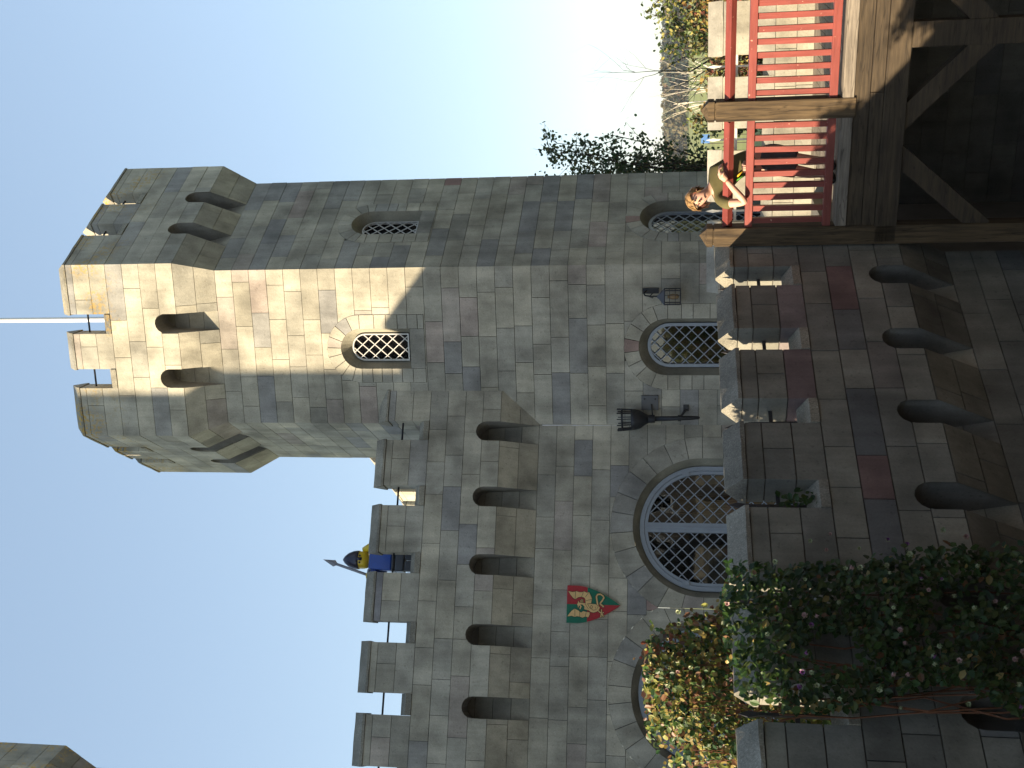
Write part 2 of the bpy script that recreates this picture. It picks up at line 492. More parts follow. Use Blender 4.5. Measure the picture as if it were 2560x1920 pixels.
def ring(face, uc, zs, r1, r2, zb, parent, core, rng, nseg, jambs=None, clipu=None, proud=0.006, reds=(), jh=0.19):
    """voussoirs and jamb stones round an arched opening"""
    cuts = [0.0]
    for k in range(nseg): cuts.append(cuts[-1] + rng.uniform(0.8, 1.2))
    cuts = [pi * x / cuts[-1] for x in cuts]
    polys = []
    for a, b in zip(cuts[:-1], cuts[1:]):
        g = 0.004
        da1 = g / r1; da2 = g / r2
        inner = [(uc + r1 * cos(a + da1 + (b - a - 2 * da1) * k / 3), zs + r1 * sin(a + da1 + (b - a - 2 * da1) * k / 3)) for k in range(4)]
        outer = [(uc + (r2 - g) * cos(a + da2 + (b - a - 2 * da2) * k / 3), zs + (r2 - g) * sin(a + da2 + (b - a - 2 * da2) * k / 3)) for k in range(4)]
        polys.append(outer + inner[::-1])
    for sgn in (-1, 1):
        z = zs
        while z > zb + 0.05:
            h = min(rng.uniform(jh * 0.8, jh * 1.25), z - zb)
            if z - h < zb + 0.08: h = z - zb - 0.002
            x0, x1 = sorted((uc + sgn * r1, uc + sgn * (r2 - 0.004)))
            polys.append([(x0, z - h + 0.004), (x1, z - h + 0.004), (x1, z - 0.004), (x0, z - 0.004)])
            z -= h
    for i, p in enumerate(polys):
        if clipu:
            for (sg, cu) in clipu: p = clip(p, sg, 0, sg * cu)
            if len(p) < 3: continue
        c = tuple(x * 1.36 for x in pick(rng, 0.08, 0.05))
        if i in reds: c = (0.35, 0.25, 0.21)
        v, f = solid(face, [p], proud, -0.022)
        mesh_obj('voussoir' if i < nseg else 'jamb_stone', v, f, M['stone'], parent, c)
    if core is not None:
        n = 24
        o = [(uc + r2 * cos(pi * k / n), zs + r2 * sin(pi * k / n)) for k in range(n + 1)]
        i_ = [(uc + r1 * cos(pi * k / n), zs + r1 * sin(pi * k / n)) for k in range(n + 1)]
        o = [(uc + r2, zb)] + o + [(uc - r2, zb)]; i_ = [(uc + r1, zb)] + i_ + [(uc - r1, zb)]
        for k in range(len(o) - 1):
            q = [o[k], o[k + 1], i_[k + 1], i_[k]]
            if clipu:
                for (sg, cu) in clipu: q = clip(q, sg, 0, sg * cu)
                if len(q) < 3: continue
            core.add([face.P(p[0], p[1], -0.016) for p in q], [tuple(range(len(q)))])

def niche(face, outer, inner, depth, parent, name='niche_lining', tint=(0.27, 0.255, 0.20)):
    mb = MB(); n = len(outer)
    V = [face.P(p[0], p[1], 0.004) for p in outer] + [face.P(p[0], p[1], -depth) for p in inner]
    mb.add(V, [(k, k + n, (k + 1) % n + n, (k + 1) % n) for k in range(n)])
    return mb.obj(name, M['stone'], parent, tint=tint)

def strip(face, outer, inner, d0, d1):
    """closed band between two outlines with thickness d0 (front) .. d1 (back)"""
    n = len(outer); mb = MB()
    V = [face.P(*p, d0) for p in outer] + [face.P(*p, d0) for p in inner] + [face.P(*p, d1) for p in outer] + [face.P(*p, d1) for p in inner]
    F = []
    for k in range(n):
        j = (k + 1) % n
        F += [(k, j, n + j, n + k), (n + k, n + j, 3 * n + j, 3 * n + k), (j, k, 2 * n + k, 2 * n + j)]
    mb.add(V, F)
    return mb

def lattice(face, poly, d, pitch, w, ang=45.0, th=0.008, off=0.0):
    mb = MB()
    us = [p[0] for p in poly]; zs = [p[1] for p in poly]
    cu = (min(us) + max(us)) / 2; cz = (min(zs) + max(zs)) / 2
    R = max(max(us) - min(us), max(zs) - min(zs))
    for s, a in ((0, radians(ang)), (1, radians(180 - ang))):
        dx, dz = cos(a), sin(a); nx, nz = -dz, dx
        k = -int(R / pitch) - 1
        while k * pitch < R + pitch:
            px, pz = cu + nx * (k * pitch + off), cz + nz * (k * pitch + off)
            t0, t1 = -1e9, 1e9; ok = True
            for i in range(len(poly)):
                p = poly[i]; q = poly[(i + 1) % len(poly)]
                ea = q[1] - p[1]; eb = -(q[0] - p[0])
                if abs(ea) + abs(eb) < 1e-7: continue
                num = ea * (p[0] - px) + eb * (p[1] - pz); den = ea * dx + eb * dz
                if abs(den) < 1e-9:
                    if num < 0: ok = False
                    continue
                t = num / den
                if den > 0: t1 = min(t1, t)
                else: t0 = max(t0, t)
            if ok and t1 - t0 > 0.02:
                A = face.P(px + dx * t0, pz + dz * t0, d + s * 0.004); B = face.P(px + dx * t1, pz + dz * t1, d + s * 0.004)
                mb.bar(A, B, th, w, up=(B - A).cross(face.n))
            k += 1
    return mb

def window(face, parent, uc, zs, R, zb, depth, kind, label=None):
    """kind 'grille' dark slit with pale lattice, 'lead' framed glass with lattice"""
    win_outline = arch(uc, zs, R, zb)
    fr_w = 0.018 if kind == 'grille' else 0.04
    inner = arch(uc, zs, R - fr_w, zb + fr_w)
    mat = M['grille'] if kind == 'grille' else M['frame']
    w = strip(face, win_outline, inner, -depth + 0.05, -depth + 0.015).obj('window', mat, parent)
    if label: w['label'] = label
    lattice(face, inner, -depth + 0.04, 0.112, 0.012 if kind == 'grille' else 0.011, 48 if kind == 'grille' else 45, off=0.03).obj('lattice', M['grille'] if kind == 'grille' else M['frame'], w)
    p = [face.P(*q, -depth + 0.004) for q in win_outline]
    mesh_obj('pane', p, [tuple(range(len(p)))], M['glass'] if kind != 'grille' else M['dark'], w)  # grille kind: black sheet painted in for the unlit opening
    if kind != 'grille':
        mb = MB(); o = arch(uc, zs, R + 0.05, zb - 0.05)
        V = [face.P(*q, -depth) for q in o] + [face.P(*q, -depth - 0.5) for q in o]; n = len(o)
        mb.add(V, [(k, k + n, (k + 1) % n + n, (k + 1) % n) for k in range(n)] + [tuple(range(n, 2 * n))])
        mb.obj('room', M['dark'], w)
    return w

# ------------------------------------------------------------------ parapet with machicolations and battlements
CT = 0.16
def coping_piece(face, ua, ub, z, dmid, half, parent, rng, name='coping', h=CT, eave=0.03, over=0.012, mat='coping', c=None):
    sec = [(dmid + half + over, 0), (dmid + half + over, eave), (dmid + 0.012, h), (dmid - 0.012, h), (dmid - half - over, eave), (dmid - half - over, 0)]
    n = len(sec); nu = max(2, int((ub - ua) / 0.12)); V = []
    for k in range(nu + 1):
        u = ua + (ub - ua) * k / nu
        if k == nu: u = ub
        for i, (d, zz) in enumerate(sec):
            p = face.raw(u, z + zz, d)
            if 0 < k < nu:
                p += face.n * rng.uniform(-0.004, 0.004) + Z * rng.uniform(-0.004, 0.004)
            V.append(p)
    F = [tuple(range(n))[::-1], tuple(nu * n + i for i in range(n))]
    for k in range(nu):
        for i in range(n):
            j = (i + 1) % n; F.append((k * n + i, k * n + j, (k + 1) * n + j, (k + 1) * n + i))
    c = c or pick(rng, 0.0, 0.0)
    k = rng.uniform(0.70, 0.88); c = (c[0] * k, c[1] * k, c[2] * k)
    return mesh_obj(name, V, F, M[mat], parent, c)

def backing(face, ua, ub, z0, c, slots, slotw, crown, core):
    vt = z0 - 4 * c; vb = vt - 2.05 * c; zc = z0 - crown
    fr = [[(ua, vb), (ub, vb), (ub, z0 - 0.3), (ua, z0 - 0.3)]]
    for s in slots:
        h = [(s - slotw / 2 - 0.005, vb), (s + slotw / 2 + 0.005, vb), (s + slotw / 2 + 0.005, zc + 0.02), (s - slotw / 2 - 0.005, zc + 0.02)]
        fr = [x for y in fr for x in subtract(y, h)]
    for y in fr: core.add([face.raw(p[0], p[1], -0.016) for p in y], [tuple(range(len(y)))])

def parapet(face, ua, ub, z0, c, o, t, gaps, slots, parent, rng, crown=0.63, slotw=0.26, over=None, stuff=None, cores=None, bars=True, spear=None, tint_scale=1.0, merlon_h=0.565, joint=JOINT, ends=(True, True)):
    vt = z0 - 4 * c; vb = vt - 2.05 * c; vm = (vb + vt) / 2
    def prof(z):
        if z <= vb: return 0.0
        if z >= vt: return o
        return o * (z - vb) / (vt - vb)
    pf = Face(face.O, face.ud, face.n, face.L, face.mitre, prof)
    zc = z0 - crown
    holes = [arch(s, zc - slotw / 2, slotw / 2, vb - 0.06, 8) for s in slots]
    rows = [(vb, vm), (vm, vt)] + [(vt + k * c, vt + (k + 1) * c) for k in range(4)]
    core = cores
    stones(pf, ua, ub, rows[:2], holes, parent, core, rng, over, stuff, 0.5, 0.95, tint_scale * 0.93, joint, dark=0.04)  # sloping courses tinted darker to paint in their downward-facing shade
    stones(pf, ua, ub, rows[2:], holes, parent, core, rng, over, stuff, tint_scale=tint_scale, joint=joint)
    def rear(z): return -0.20 * max(0.0, min(1.0, (z - vb) / (zc - vb))) - 0.004
    for h in holes:          # side walls of the slots
        pts = h[1:2] + [(h[1][0], vb), (h[1][0], vt)] + h[2:] + [(h[0][0], vt), (h[0][0], vb), h[0]]
        V = [face.raw(p[0], p[1], max(prof(p[1]) - 0.003, -0.01)) for p in pts] + [face.raw(p[0], p[1], rear(p[1]) - 0.03) for p in pts]
        n = len(pts)
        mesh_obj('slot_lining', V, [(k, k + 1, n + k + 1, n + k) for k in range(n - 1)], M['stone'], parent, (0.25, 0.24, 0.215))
    fr_ = Face(face.O, face.ud, face.n, None, (False, False), rear)
    for s in slots:          # stones of the wall seen at the back of a slot
        w2 = slotw / 2 + 0.03
        if cores is not None: cores.add([face.raw(s - w2, vb - 0.02, -0.03), face.raw(s + w2, vb - 0.02, -0.03), face.raw(s + w2, zc + 0.06, rear(zc) - 0.03), face.raw(s - w2, zc + 0.06, rear(zc) - 0.03)], [(0, 1, 2, 3)])
        z = vb
        while z < zc + 0.02:
            zt_ = min(z + c, zc + 0.05)
            q = [(s - slotw / 2 - 0.015, z + 0.003), (s + slotw / 2 + 0.015, z + 0.003), (s + slotw / 2 + 0.015, zt_ - 0.003), (s - slotw / 2 - 0.015, zt_ - 0.003)]
            v, f = solid(fr_, [q], 0.0, -0.03)
            mesh_obj('stone', v, f, M['stone'], parent, pick(rng, 0.1, 0.03)) if stuff is None else stuff.add(v, f, pick(rng))
            z += c
    # thickness behind the face stones
    bk = MB()
    A = [face.raw(ua, zc + 0.03, o - 0.017), face.raw(ub, zc + 0.03, o - 0.017), face.raw(ub, zc + 0.03, o - t), face.raw(ua, zc + 0.03, o - t)]
    bk.add(A + [p + Z * (z0 - 0.004 - zc - 0.03) for p in A], [(3, 2, 1, 0), (4, 5, 6, 7), (0, 1, 5, 4), (1, 2, 6, 5), (2, 3, 7, 6), (3, 0, 4, 7)])
    bk.obj('parapet_back', M['stone'], parent, tint=(0.30 * tint_scale, 0.29 * tint_scale, 0.255 * tint_scale))
    # merlons
    edges = [ua] + [e for g in gaps for e in g] + [ub]
    mer = list(zip(edges[0::2], edges[1::2]))
    hs = [c, c, merlon_h - 2 * c]
    for (a, b) in mer:
        if b - a < 0.03: continue
        z = z0
        for r, h in enumerate(hs):
            cut = [a, b]
            if r == 1 and b - a > 0.45: cut = [a, a + (b - a) * rng.uniform(0.35, 0.65), b]
            for x0, x1 in zip(cut[:-1], cut[1:]):
                ax = x0 if x0 == a else x0 + joint / 2; bx = x1 if x1 == b else x1 - joint / 2
                A = [face.raw(ax, z, o + 0.001), face.raw(bx, z, o + 0.001), face.raw(bx, z, o - t), face.raw(ax, z, o - t)]
                A = [p + Z * joint / 2 for p in A]
                m = MB(); m.add(A + [p + Z * (h - joint) for p in A], [(3, 2, 1, 0), (4, 5, 6, 7), (0, 1, 5, 4), (1, 2, 6, 5), (2, 3, 7, 6), (3, 0, 4, 7)])
                cc = pick(rng, 0.08, 0.02)
                if over:
                    for (ou, oz, oc) in over:
                        if x0 <= ou <= x1 and z <= oz <= z + h: cc = oc
                m.obj('merlon_stone', M['stone'], parent, tint=tuple(x * tint_scale * 1.36 * w_ for x, w_ in zip(cc, COOL if tint_scale < 0.6 else (1, 1, 1))))
            z += h
        m = MB(); A = [face.raw(a + (0 if a == ua else .012), z0, o - 0.014), face.raw(b - (0 if b == ub else .012), z0, o - 0.014), face.raw(b - (0 if b == ub else .012), z0, o - t + 0.012), face.raw(a + (0 if a == ua else .012), z0, o - t + 0.012)]
        m.add(A + [p + Z * (merlon_h - 0.002) for p in A], [(3, 2, 1, 0), (4, 5, 6, 7), (0, 1, 5, 4), (1, 2, 6, 5), (2, 3, 7, 6), (3, 0, 4, 7)])
        m.obj('merlon_core', M['mortar'], parent)
        coping_piece(face, a - (0 if (a == ua and face.mitre[0]) else 0.012), b + (0 if (b == ub and face.mitre[1]) else 0.012), z0 + merlon_h + 0.003, o - t / 2, t / 2, parent, rng)
    for gi, (a, b) in enumerate(gaps):
        coping_piece(face, a + 0.004, b - 0.004, z0 + 0.004, o - t / 2, t / 2, parent, rng, 'sill_coping', 0.15, 0.07)
        if bars:
            mb = MB(); zz = z0 + 0.39
            mb.tube([face.raw(a - 0.02, zz, o - t / 2), face.raw(b + 0.02, zz, o - t / 2)], 0.013, 8)
            mb.obj('iron_bar', M['iron'], parent, True)
        if spear:
            um = (a + b) / 2; dm = o - t / 2 - 0.02
            mb = MB(); z1 = z0 + 0.10; zt = z0 + 0.73
            x = face.ud; y = face.n
            lean = spear.get(gi, 0.0)
            P_ = lambda z, k=0.0: face.raw(um, z, dm) + x * (k * lean)
            mb.bar(P_(z1), P_(z0 + 0.52), 0.022, 0.022, up=x)
            mb.bar(P_(z0 + 0.52), P_(zt - 0.13, 1), 0.022, 0.022, up=x)
            T = [P_(zt - 0.13, 1) + x * 0.011 + y * 0.008, P_(zt - 0.13, 1) - x * 0.011 + y * 0.008, P_(zt - 0.13, 1) - x * 0.011 - y * 0.008, P_(zt - 0.13, 1) + x * 0.011 - y * 0.008]
            T2 = [P_(zt - 0.07, 1.3) + x * 0.024 + y * 0.006, P_(zt - 0.07, 1.3) - x * 0.024 + y * 0.006, P_(zt - 0.07, 1.3) - x * 0.024 - y * 0.006, P_(zt - 0.07, 1.3) + x * 0.024 - y * 0.006]
            mb.add(T + T2 + [P_(zt, 1.7)], [(0, 3, 2, 1), (0, 1, 5, 4), (1, 2, 6, 5), (2, 3, 7, 6), (3, 0, 4, 7), (4, 5, 8), (5, 6, 8), (6, 7, 8), (7, 4, 8)])
            mb.bar(face.raw(a - 0.01, z0 + 0.36, dm), face.raw(b + 0.01, z0 + 0.36, dm), 0.018, 0.03)
            mb.obj('iron_spear', M[spear.get('mat', 'iron_spear')], parent)
    return vb

# ------------------------------------------------------------------ ground and distant land
gm = MB()
gm.add([(-3000, -3000, -2.6), (3000, -3000, -2.6), (3000, 3000, -2.6), (-3000, 3000, -2.6)], [(0, 1, 2, 3)])
ground = gm.obj('ground', M['grass']); ground['kind'] = 'structure'
gm = MB()
gm.add([(-16, -12, -2.594), (9.5, -12, -2.594), (9.5, 12.6, -2.594), (-16, 12.6, -2.594)], [(0, 1, 2, 3)])
moat = gm.obj('moat_bed', M['moat']); moat['kind'] = 'structure'

# ------------------------------------------------------------------ the hexagonal tower
R_AZ = 43.2
F_AZ = R_AZ - 120
HX = 2.11
c1 = Vector((1.52215827, 14.2, 0))
cF = c1 + az(F_AZ) * HX
cR = c1 + az(R_AZ) * HX
cL = cF + az(F_AZ + 60) * HX
def face_between(a, b, mitre=(True, True)):
    ud = (b - a).normalized(); n = ud.cross(Z)
    return Face(a, ud, n, (b - a).length, mitre)
fFront = face_between(cF, c1)
fRight = face_between(c1, cR)
fLeft = face_between(cL, cF)
rngT = random.Random(11)
tower = thing('hexagonal_tower', 'tall hexagonal grey stone tower with a sunlit band and three arched windows', 'tower', (fFront.P(HX / 2, -0.4, -1.8)))
C_ = 0.238
TZ0 = 9.10
core = MB()
DK = (0.222, 0.217, 0.205); PK = (0.325, 0.275, 0.235)
tvb = TZ0 - 4 * C_ - 2.05 * C_
def rows_down(top, bottom, c):
    r = []; z = top
    while z > bottom: r.append((z - c, z)); z -= c
    return r
WIN_UP = dict(uc=1.03, zs=5.70)
ring_up = arch(1.03, 5.70, 0.462, 4.82)
ring_lo = arch(1.035, 1.63, 0.565, -0.5)
shaft_rows = rows_down(tvb, 0.30, C_)
over_front = [(1.01, 4.70, PK), (0.42, 5.67, PK), (1.64, 4.25, PK), (0.69, 3.03, PK), (1.67, 7.11, PK), (1.9, 1.13, PK), (0.6, 4.25, DK), (0.17, 3.02, DK), (0.09, 7.13, DK)]
over_right = [(1.71, 7.34, DK), (2.0, 7.09, DK), (1.86, 2.78, DK), (0.99, 3.51, DK), (0.2, 3.29, DK), (0.62, 7.1, DK), (2.01, 4.69, (0.26, 0.17, 0.15)), (0.59, 2.56, PK), (1.69, 6.83, PK)]
stones(fFront, 0.0, HX, shaft_rows, [ring_up, ring_lo], tower, core, rngT, over_front)
stones(fRight, 0.0, HX, shaft_rows, [ring_up, ring_lo], tower, core, rngT, over_right, dark=0.11, tint_scale=0.93)  # tint lowered a little to paint in this unlit side
leftmb = MB()
stones(fLeft, 0.0, HX, shaft_rows, [], tower, core, rngT, None, leftmb)
for fc, kindlo in ((fFront, 'lead'), (fRight, 'lead')):
    ring(fc, 1.03, 5.70, 0.272, 0.462, 4.82, tower, core, rngT, 9, jh=0.16)
    ring(fc, 1.035, 1.63, 0.372, 0.565, -0.4, tower, core, rngT, 9, reds=(4,), jh=0.17)
    # sill stone closing the foot of the upper ring
    v, f = solid(fc, [[(0.762, 4.824), (1.298, 4.824), (1.298, 5.018), (0.762, 5.018)]], 0.004, -0.022)
    mesh_obj('sill_stone', v, f, M['stone'], tower, (0.33, 0.315, 0.27))
    o_ = arch(1.03, 5.70, 0.272, 5.02); i_ = arch(1.03, 5.66, 0.185, 5.06)
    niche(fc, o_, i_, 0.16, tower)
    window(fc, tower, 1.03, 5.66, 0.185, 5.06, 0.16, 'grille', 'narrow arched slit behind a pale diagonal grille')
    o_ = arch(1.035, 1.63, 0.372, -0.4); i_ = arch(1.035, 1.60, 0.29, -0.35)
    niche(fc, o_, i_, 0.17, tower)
    window(fc, tower, 1.035, 1.60, 0.29, -0.35, 0.17, 'lead', 'arched window with diagonal lattice in a grey frame')
hexp = [cL, cF, c1, cR]
cen = c1 + (cR - c1) * 1.0 + (cL - cF) * 1.0
cB1 = cR + az(R_AZ - 60) * HX
cB2 = cL + (cR - c1) * 1.0
faces_back = [face_between(cR, cB1), face_between(cB1, cB2), face_between(cB2, cL)]
for fb in faces_back:
    core.add([fb.raw(0, -0.5, -0.016), fb.raw(HX, -0.5, -0.016), fb.raw(HX, TZ0, -0.016), fb.raw(0, TZ0, -0.016)], [(0, 1, 2, 3)])
for fb in (fFront, fRight, fLeft):
    core.add([fb.raw(0, -0.5, -0.016), fb.raw(HX, -0.5, -0.016), fb.raw(HX, shaft_rows[-1][0], -0.016), fb.raw(0, shaft_rows[-1][0], -0.016)], [(0, 1, 2, 3)]) if fb is fLeft else None
    backing(fb, 0, HX, TZ0, C_, (HX / 2 - 0.38, HX / 2 + 0.38), 0.26, 0.63, core)
core.add([f.raw(0, TZ0 - 0.25, 0) for f in (fLeft, fFront, fRight, *faces_back)], [(0, 1, 2, 3, 4, 5)])
OV = 0.23; TH = 0.26
gc = (HX / 2 - 0.38, HX / 2 + 0.38)
gp = [(g - 0.135, g + 0.135) for g in gc]
for fc, st in ((fFront, None), (fRight, None), (fLeft, leftmb)):
    parapet(fc, 0.0, HX, TZ0, C_, OV, TH, gp, gc, tower, rngT, over=None, stuff=st, cores=core, bars=True)
for fb in faces_back:
    st = leftmb
    parapet(fb, 0.0, HX, TZ0, C_, OV, TH, gp, [], tower, rngT, stuff=st, cores=core, bars=False)
leftmb.obj('stone_cladding', M['stone'], tower, kind='stuff')
core.obj('mortar_core', M['mortar'], tower)

# flagpole behind the battlements
fp = thing('flagpole', 'thin white flagpole rising behind the battlements of the hexagonal tower', 'flagpole', (1.03, 16.6, 8.85))
mb = MB(); mb.lathe((1.03, 16.6, 8.85), [(0.05, 0), (0.05, 0.5), (0.042, 2.0), (0.034, 6.0), (0.03, 7.5)], 14); mb.obj('pole', M['white'], fp, True)
mb = MB(); mb.lathe((1.03, 16.6, 16.33), [(0.02, 0), (0.05, 0.03), (0.065, 0.08), (0.05, 0.13), (0.015, 0.16)], 12); mb.obj('finial', M['white'], fp, True)
mb = MB(); mb.lathe((1.03, 16.6, 8.852), [(0.12, 0), (0.12, 0.03), (0.06, 0.06)], 12); mb.obj('base_flange', M['white'], fp, True)

# ------------------------------------------------------------------ the castle wall to the left of the tower
W_AZ = R_AZ + 30
wud = az(W_AZ); wn_ = wud.cross(Z)
fWall = Face(cF, wud, wn_)
WZ0 = 4.76
rngW = random.Random(5)
wall = thing('castle_wall', 'grey stone castle wall with battlements, dark slots and two big arched lattice windows', 'wall', fWall.P(-2.5, -0.2, -0.2))
wcore = MB()
wvb = WZ0 - 4 * C_ - 2.05 * C_
A1, A2, AZS = -1.335, -3.385, 1.185
R_RING, R_NICHE, R_FR = 1.172, 0.888, 0.80
holesW = [arch(A1, AZS, R_RING, -0.3, 22), arch(A2, AZS, R_RING, -0.3, 22)]
rowsW = rows_down(wvb, 0.25, C_)
PKW = (0.31, 0.225, 0.195)
overW = [(-0.49, 2.78, DK), (-0.25, 2.79, DK), (-0.81, 2.35, DK), (-2.44, 2.06, DK), (-2.36, 1.86, PKW)]
stones(fWall, -5.6, -0.0, rowsW, holesW, wall, wcore, rngW, overW)
mid = (A1 + A2) / 2
ring(fWall, A1, AZS, R_NICHE, R_RING, -0.2, wall, wcore, rngW, 13, clipu=[(-1, mid + 0.004)], jh=0.3)
ring(fWall, A2, AZS, R_NICHE, R_RING, -0.2, wall, wcore, rngW, 13, clipu=[(1, mid - 0.004)], jh=0.3)
for uc in (A1, A2):
    o_ = arch(uc, AZS, R_NICHE, -0.25, 28); i_ = arch(uc, AZS, R_FR, -0.2, 28)
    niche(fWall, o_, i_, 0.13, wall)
    fr_o = arch(uc, AZS, R_FR, -0.2, 28); fr_i = arch(uc, AZS, R_FR - 0.055, -0.15, 28)
    w = strip(fWall, fr_o, fr_i, -0.085, -0.14).obj('window', M['frame'], wall)
    strip(fWall, arch(uc, AZS, R_FR - 0.059, -0.14, 28), arch(uc, AZS, R_FR - 0.10, -0.10, 28), -0.098, -0.14).obj('casement', M['frame'], w)
    mb = MB()
    for s in (-1, 1):
        mb.box(fWall.P(uc + s * 0.033 - 0.028, -0.15, -0.14), fWall.ud * 0.056, fWall.n * 0.046, Z * (AZS + R_FR - 0.09 + 0.15))
    mb.box(fWall.P(uc - 0.012, -0.15, -0.14), fWall.ud * 0.024, fWall.n * 0.056, Z * (AZS + R_FR - 0.07 + 0.15))
    mb.obj('mullion', M['frame'], w)
    for s in (-1, 1):       # one lattice per leaf
        poly = arch(uc, AZS, R_FR - 0.10, -0.1, 28)
        poly = clip(poly, -s, 0, -s * (uc + s * 0.06))
        lattice(fWall, poly, -0.112, 0.113, 0.0115, 45, off=0.02 * s).obj('lattice', M['frame'], w)
    for s in (-1, 1):
        mb = MB(); a = radians(14)
        mb.box(fWall.P(uc + s * (R_FR - 0.075) * cos(a) - 0.03, AZS + (R_FR - .075) * sin(a), -0.095), fWall.ud * 0.06, fWall.n * 0.022, Z * 0.085)
        mb.obj('hinge', M['frame'], w)
    p = [fWall.P(*q, -0.13) for q in arch(uc, AZS, R_FR - 0.05, -0.15, 28)]
    mesh_obj('pane', p, [tuple(range(len(p)))], M['glass'], w)
    mb = MB(); o = arch(uc, AZS, R_FR + 0.02, -0.2, 28); n = len(o)
    mb.add([fWall.P(*q, -0.145) for q in o] + [fWall.P(*q, -1.3) for q in o], [(k, k + n, (k + 1) % n + n, (k + 1) % n) for k in range(n)] + [tuple(range(n, 2 * n))])
    mb.obj('room', M['dark'], w)
    mb = MB()               # rippled ochre sheet added for the warm band behind the glass
    x0 = uc + (0.22 if uc == A1 else -0.5); nf = 24
    V = []
    for k in range(nf + 1):
        for z in (0.0, 1.5): V.append(fWall.P(x0 + 0.24 * k / nf, z, -0.32 + 0.03 * sin(k * 1.7)))
    mb.add(V, [(2 * k, 2 * k + 2, 2 * k + 3, 2 * k + 1) for k in range(nf)])
    mb.obj('ochre_sheet', M['ochre'], w)
gapsW = [(-0.873 * k - 0.29, -0.873 * k - 0.025) for k in range(5, -1, -1)]
slotsW = [(a + b) / 2 for a, b in gapsW]
parapet(fWall, -5.6, 0.392, WZ0, C_, OV, TH, gapsW, slotsW, wall, rngW, over=[(-1.45, 4.39, DK), (-1.67, 4.17, DK), (-2.38, 5.28, (0.2, 0.195, 0.2))], cores=wcore)
backing(fWall, -5.6, 0.0, WZ0, C_, slotsW, 0.26, 0.63, wcore)
wcore.obj('mortar_core', M['mortar'], wall)
mb = MB()
mb.box(fWall.raw(-5.6, 4.5, -3.2), fWall.ud * 5.5, fWall.n * 3.16, Z * 0.22); mb.obj('roof_slab', M['paving'], wall)
# pale cement run down the corner between wall and tower
mb = MB(); rr = random.Random(3); pts = []
for k in range(17):
    z = 3.28 - k * 0.062; w_ = 0.012 * rr.uniform(0.4, 1.3) * (1 - k / 22)
    pts += [fWall.P(-0.016 - w_, z, 0.006), fWall.P(-0.016 + w_ * .7, z, 0.006)]
mb.add(pts, [(2 * k, 2 * k + 2, 2 * k + 3, 2 * k + 1) for k in range(16)]); mb.obj('cement_run', M['white'], wall)

# ------------------------------------------------------------------ lower parapet wall in front
fgA = Vector((1.38651444, 10.7, 0))
gud = az(R_AZ); gn = gud.cross(Z)
fFg = Face(fgA - gn * OV, gud, gn)
CG = 0.2275; GZ0 = 0.425
rngG = random.Random(21)
low = thing('parapet_wall', 'shaded lower stone parapet wall with gabled copings and iron spears, overgrown by a climber', 'wall', fFg.P(-3, -2.6, -0.1))
gcore = MB()
gapsG = []
for k in range(8, -1, -1):
    b = -0.463 - 0.866 * k; gapsG.append((b - 0.275, b))
slotsG = [(a + b) / 2 for a, b in gapsG]
RDG = (0.27, 0.175, 0.155)
overG = [(-0.8, 0.09, RDG), (-3.15, 0.09, RDG), (-1.96, 0.54, (0.28, 0.20, 0.185)), (-3.61, 0.08, DK), (-2.16, 0.08, (0.2, 0.2, 0.19)), (-0.93, 0.53, (0.33, 0.27, 0.25))]
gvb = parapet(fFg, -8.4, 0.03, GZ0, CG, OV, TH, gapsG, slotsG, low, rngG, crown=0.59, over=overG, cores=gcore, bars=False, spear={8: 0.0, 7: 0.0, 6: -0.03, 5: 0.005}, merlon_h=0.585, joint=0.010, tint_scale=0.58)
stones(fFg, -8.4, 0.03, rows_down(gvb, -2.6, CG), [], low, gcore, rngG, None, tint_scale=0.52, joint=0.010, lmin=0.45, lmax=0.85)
backing(fFg, -8.4, 0.03, GZ0, CG, slotsG, 0.26, 0.59, gcore)
gcore.obj('mortar_core', M['mortar'], low)

# terrace between the lower wall and the castle, and the far walkway
tm = MB()
p0 = fFg.raw(-8.4, 0, -0.1); p1 = fFg.raw(0.03, 0, -0.1)
tm.add([(p0.x, p0.y, -0.02), (p1.x, p1.y, -0.02), (3.2, 15.6, -0.02), (-1.0, 16.5, -0.02), (-9.5, 12.5, -0.02)], [(0, 1, 2, 3, 4)])
tm.add([(p0.x, p0.y, -2.7), (p1.x, p1.y, -2.7), (3.2, 15.6, -2.7), (-1.0, 16.5, -2.7), (-9.5, 12.5, -2.7), (p0.x, p0.y, -0.02), (p1.x, p1.y, -0.02), (3.2, 15.6, -0.02), (-1.0, 16.5, -0.02), (-9.5, 12.5, -0.02)],
       [(0, 1, 6, 5), (1, 2, 7, 6), (2, 3, 8, 7), (3, 4, 9, 8), (4, 0, 5, 9)])
terrace = tm.obj('terrace', M['paving']); terrace['kind'] = 'structure'

# ------------------------------------------------------------------ far sunlit parapet behind the bridge
pud = -az(F_AZ); pn = pud.cross(Z)
_p = Vector((3.47, 12.9, 0))
uoff = (_p - c1).dot(pud)
fPar = Face(c1 + pn * ((_p - c1).dot(pn)) - pn * 0.0, pud, pn)
rngP = random.Random(31)
far = thing('parapet_wall', 'sunlit cream stone parapet with gabled copings on the far side of the bridge', 'wall', fPar.P(2.2, -0.05, -0.1))
pcore = MB()
gapsP = []
for k in range(5): gapsP.append((0.575 + 0.822 * k, 0.575 + 0.25 + 0.822 * k))
PZ0 = 0.42
rowsP = [(PZ0 - 0.235, PZ0), (PZ0 - 0.47, PZ0 - 0.235), (PZ0 - 0.70, PZ0 - 0.47)]
fP2 = Face(fPar.O, pud, pn)
stones(fP2, -0.25, 5.6, rowsP, [], far, pcore, rngP, None, lmin=0.35, lmax=0.62, tint_scale=0.9, dark=0.02, pink=0.0)
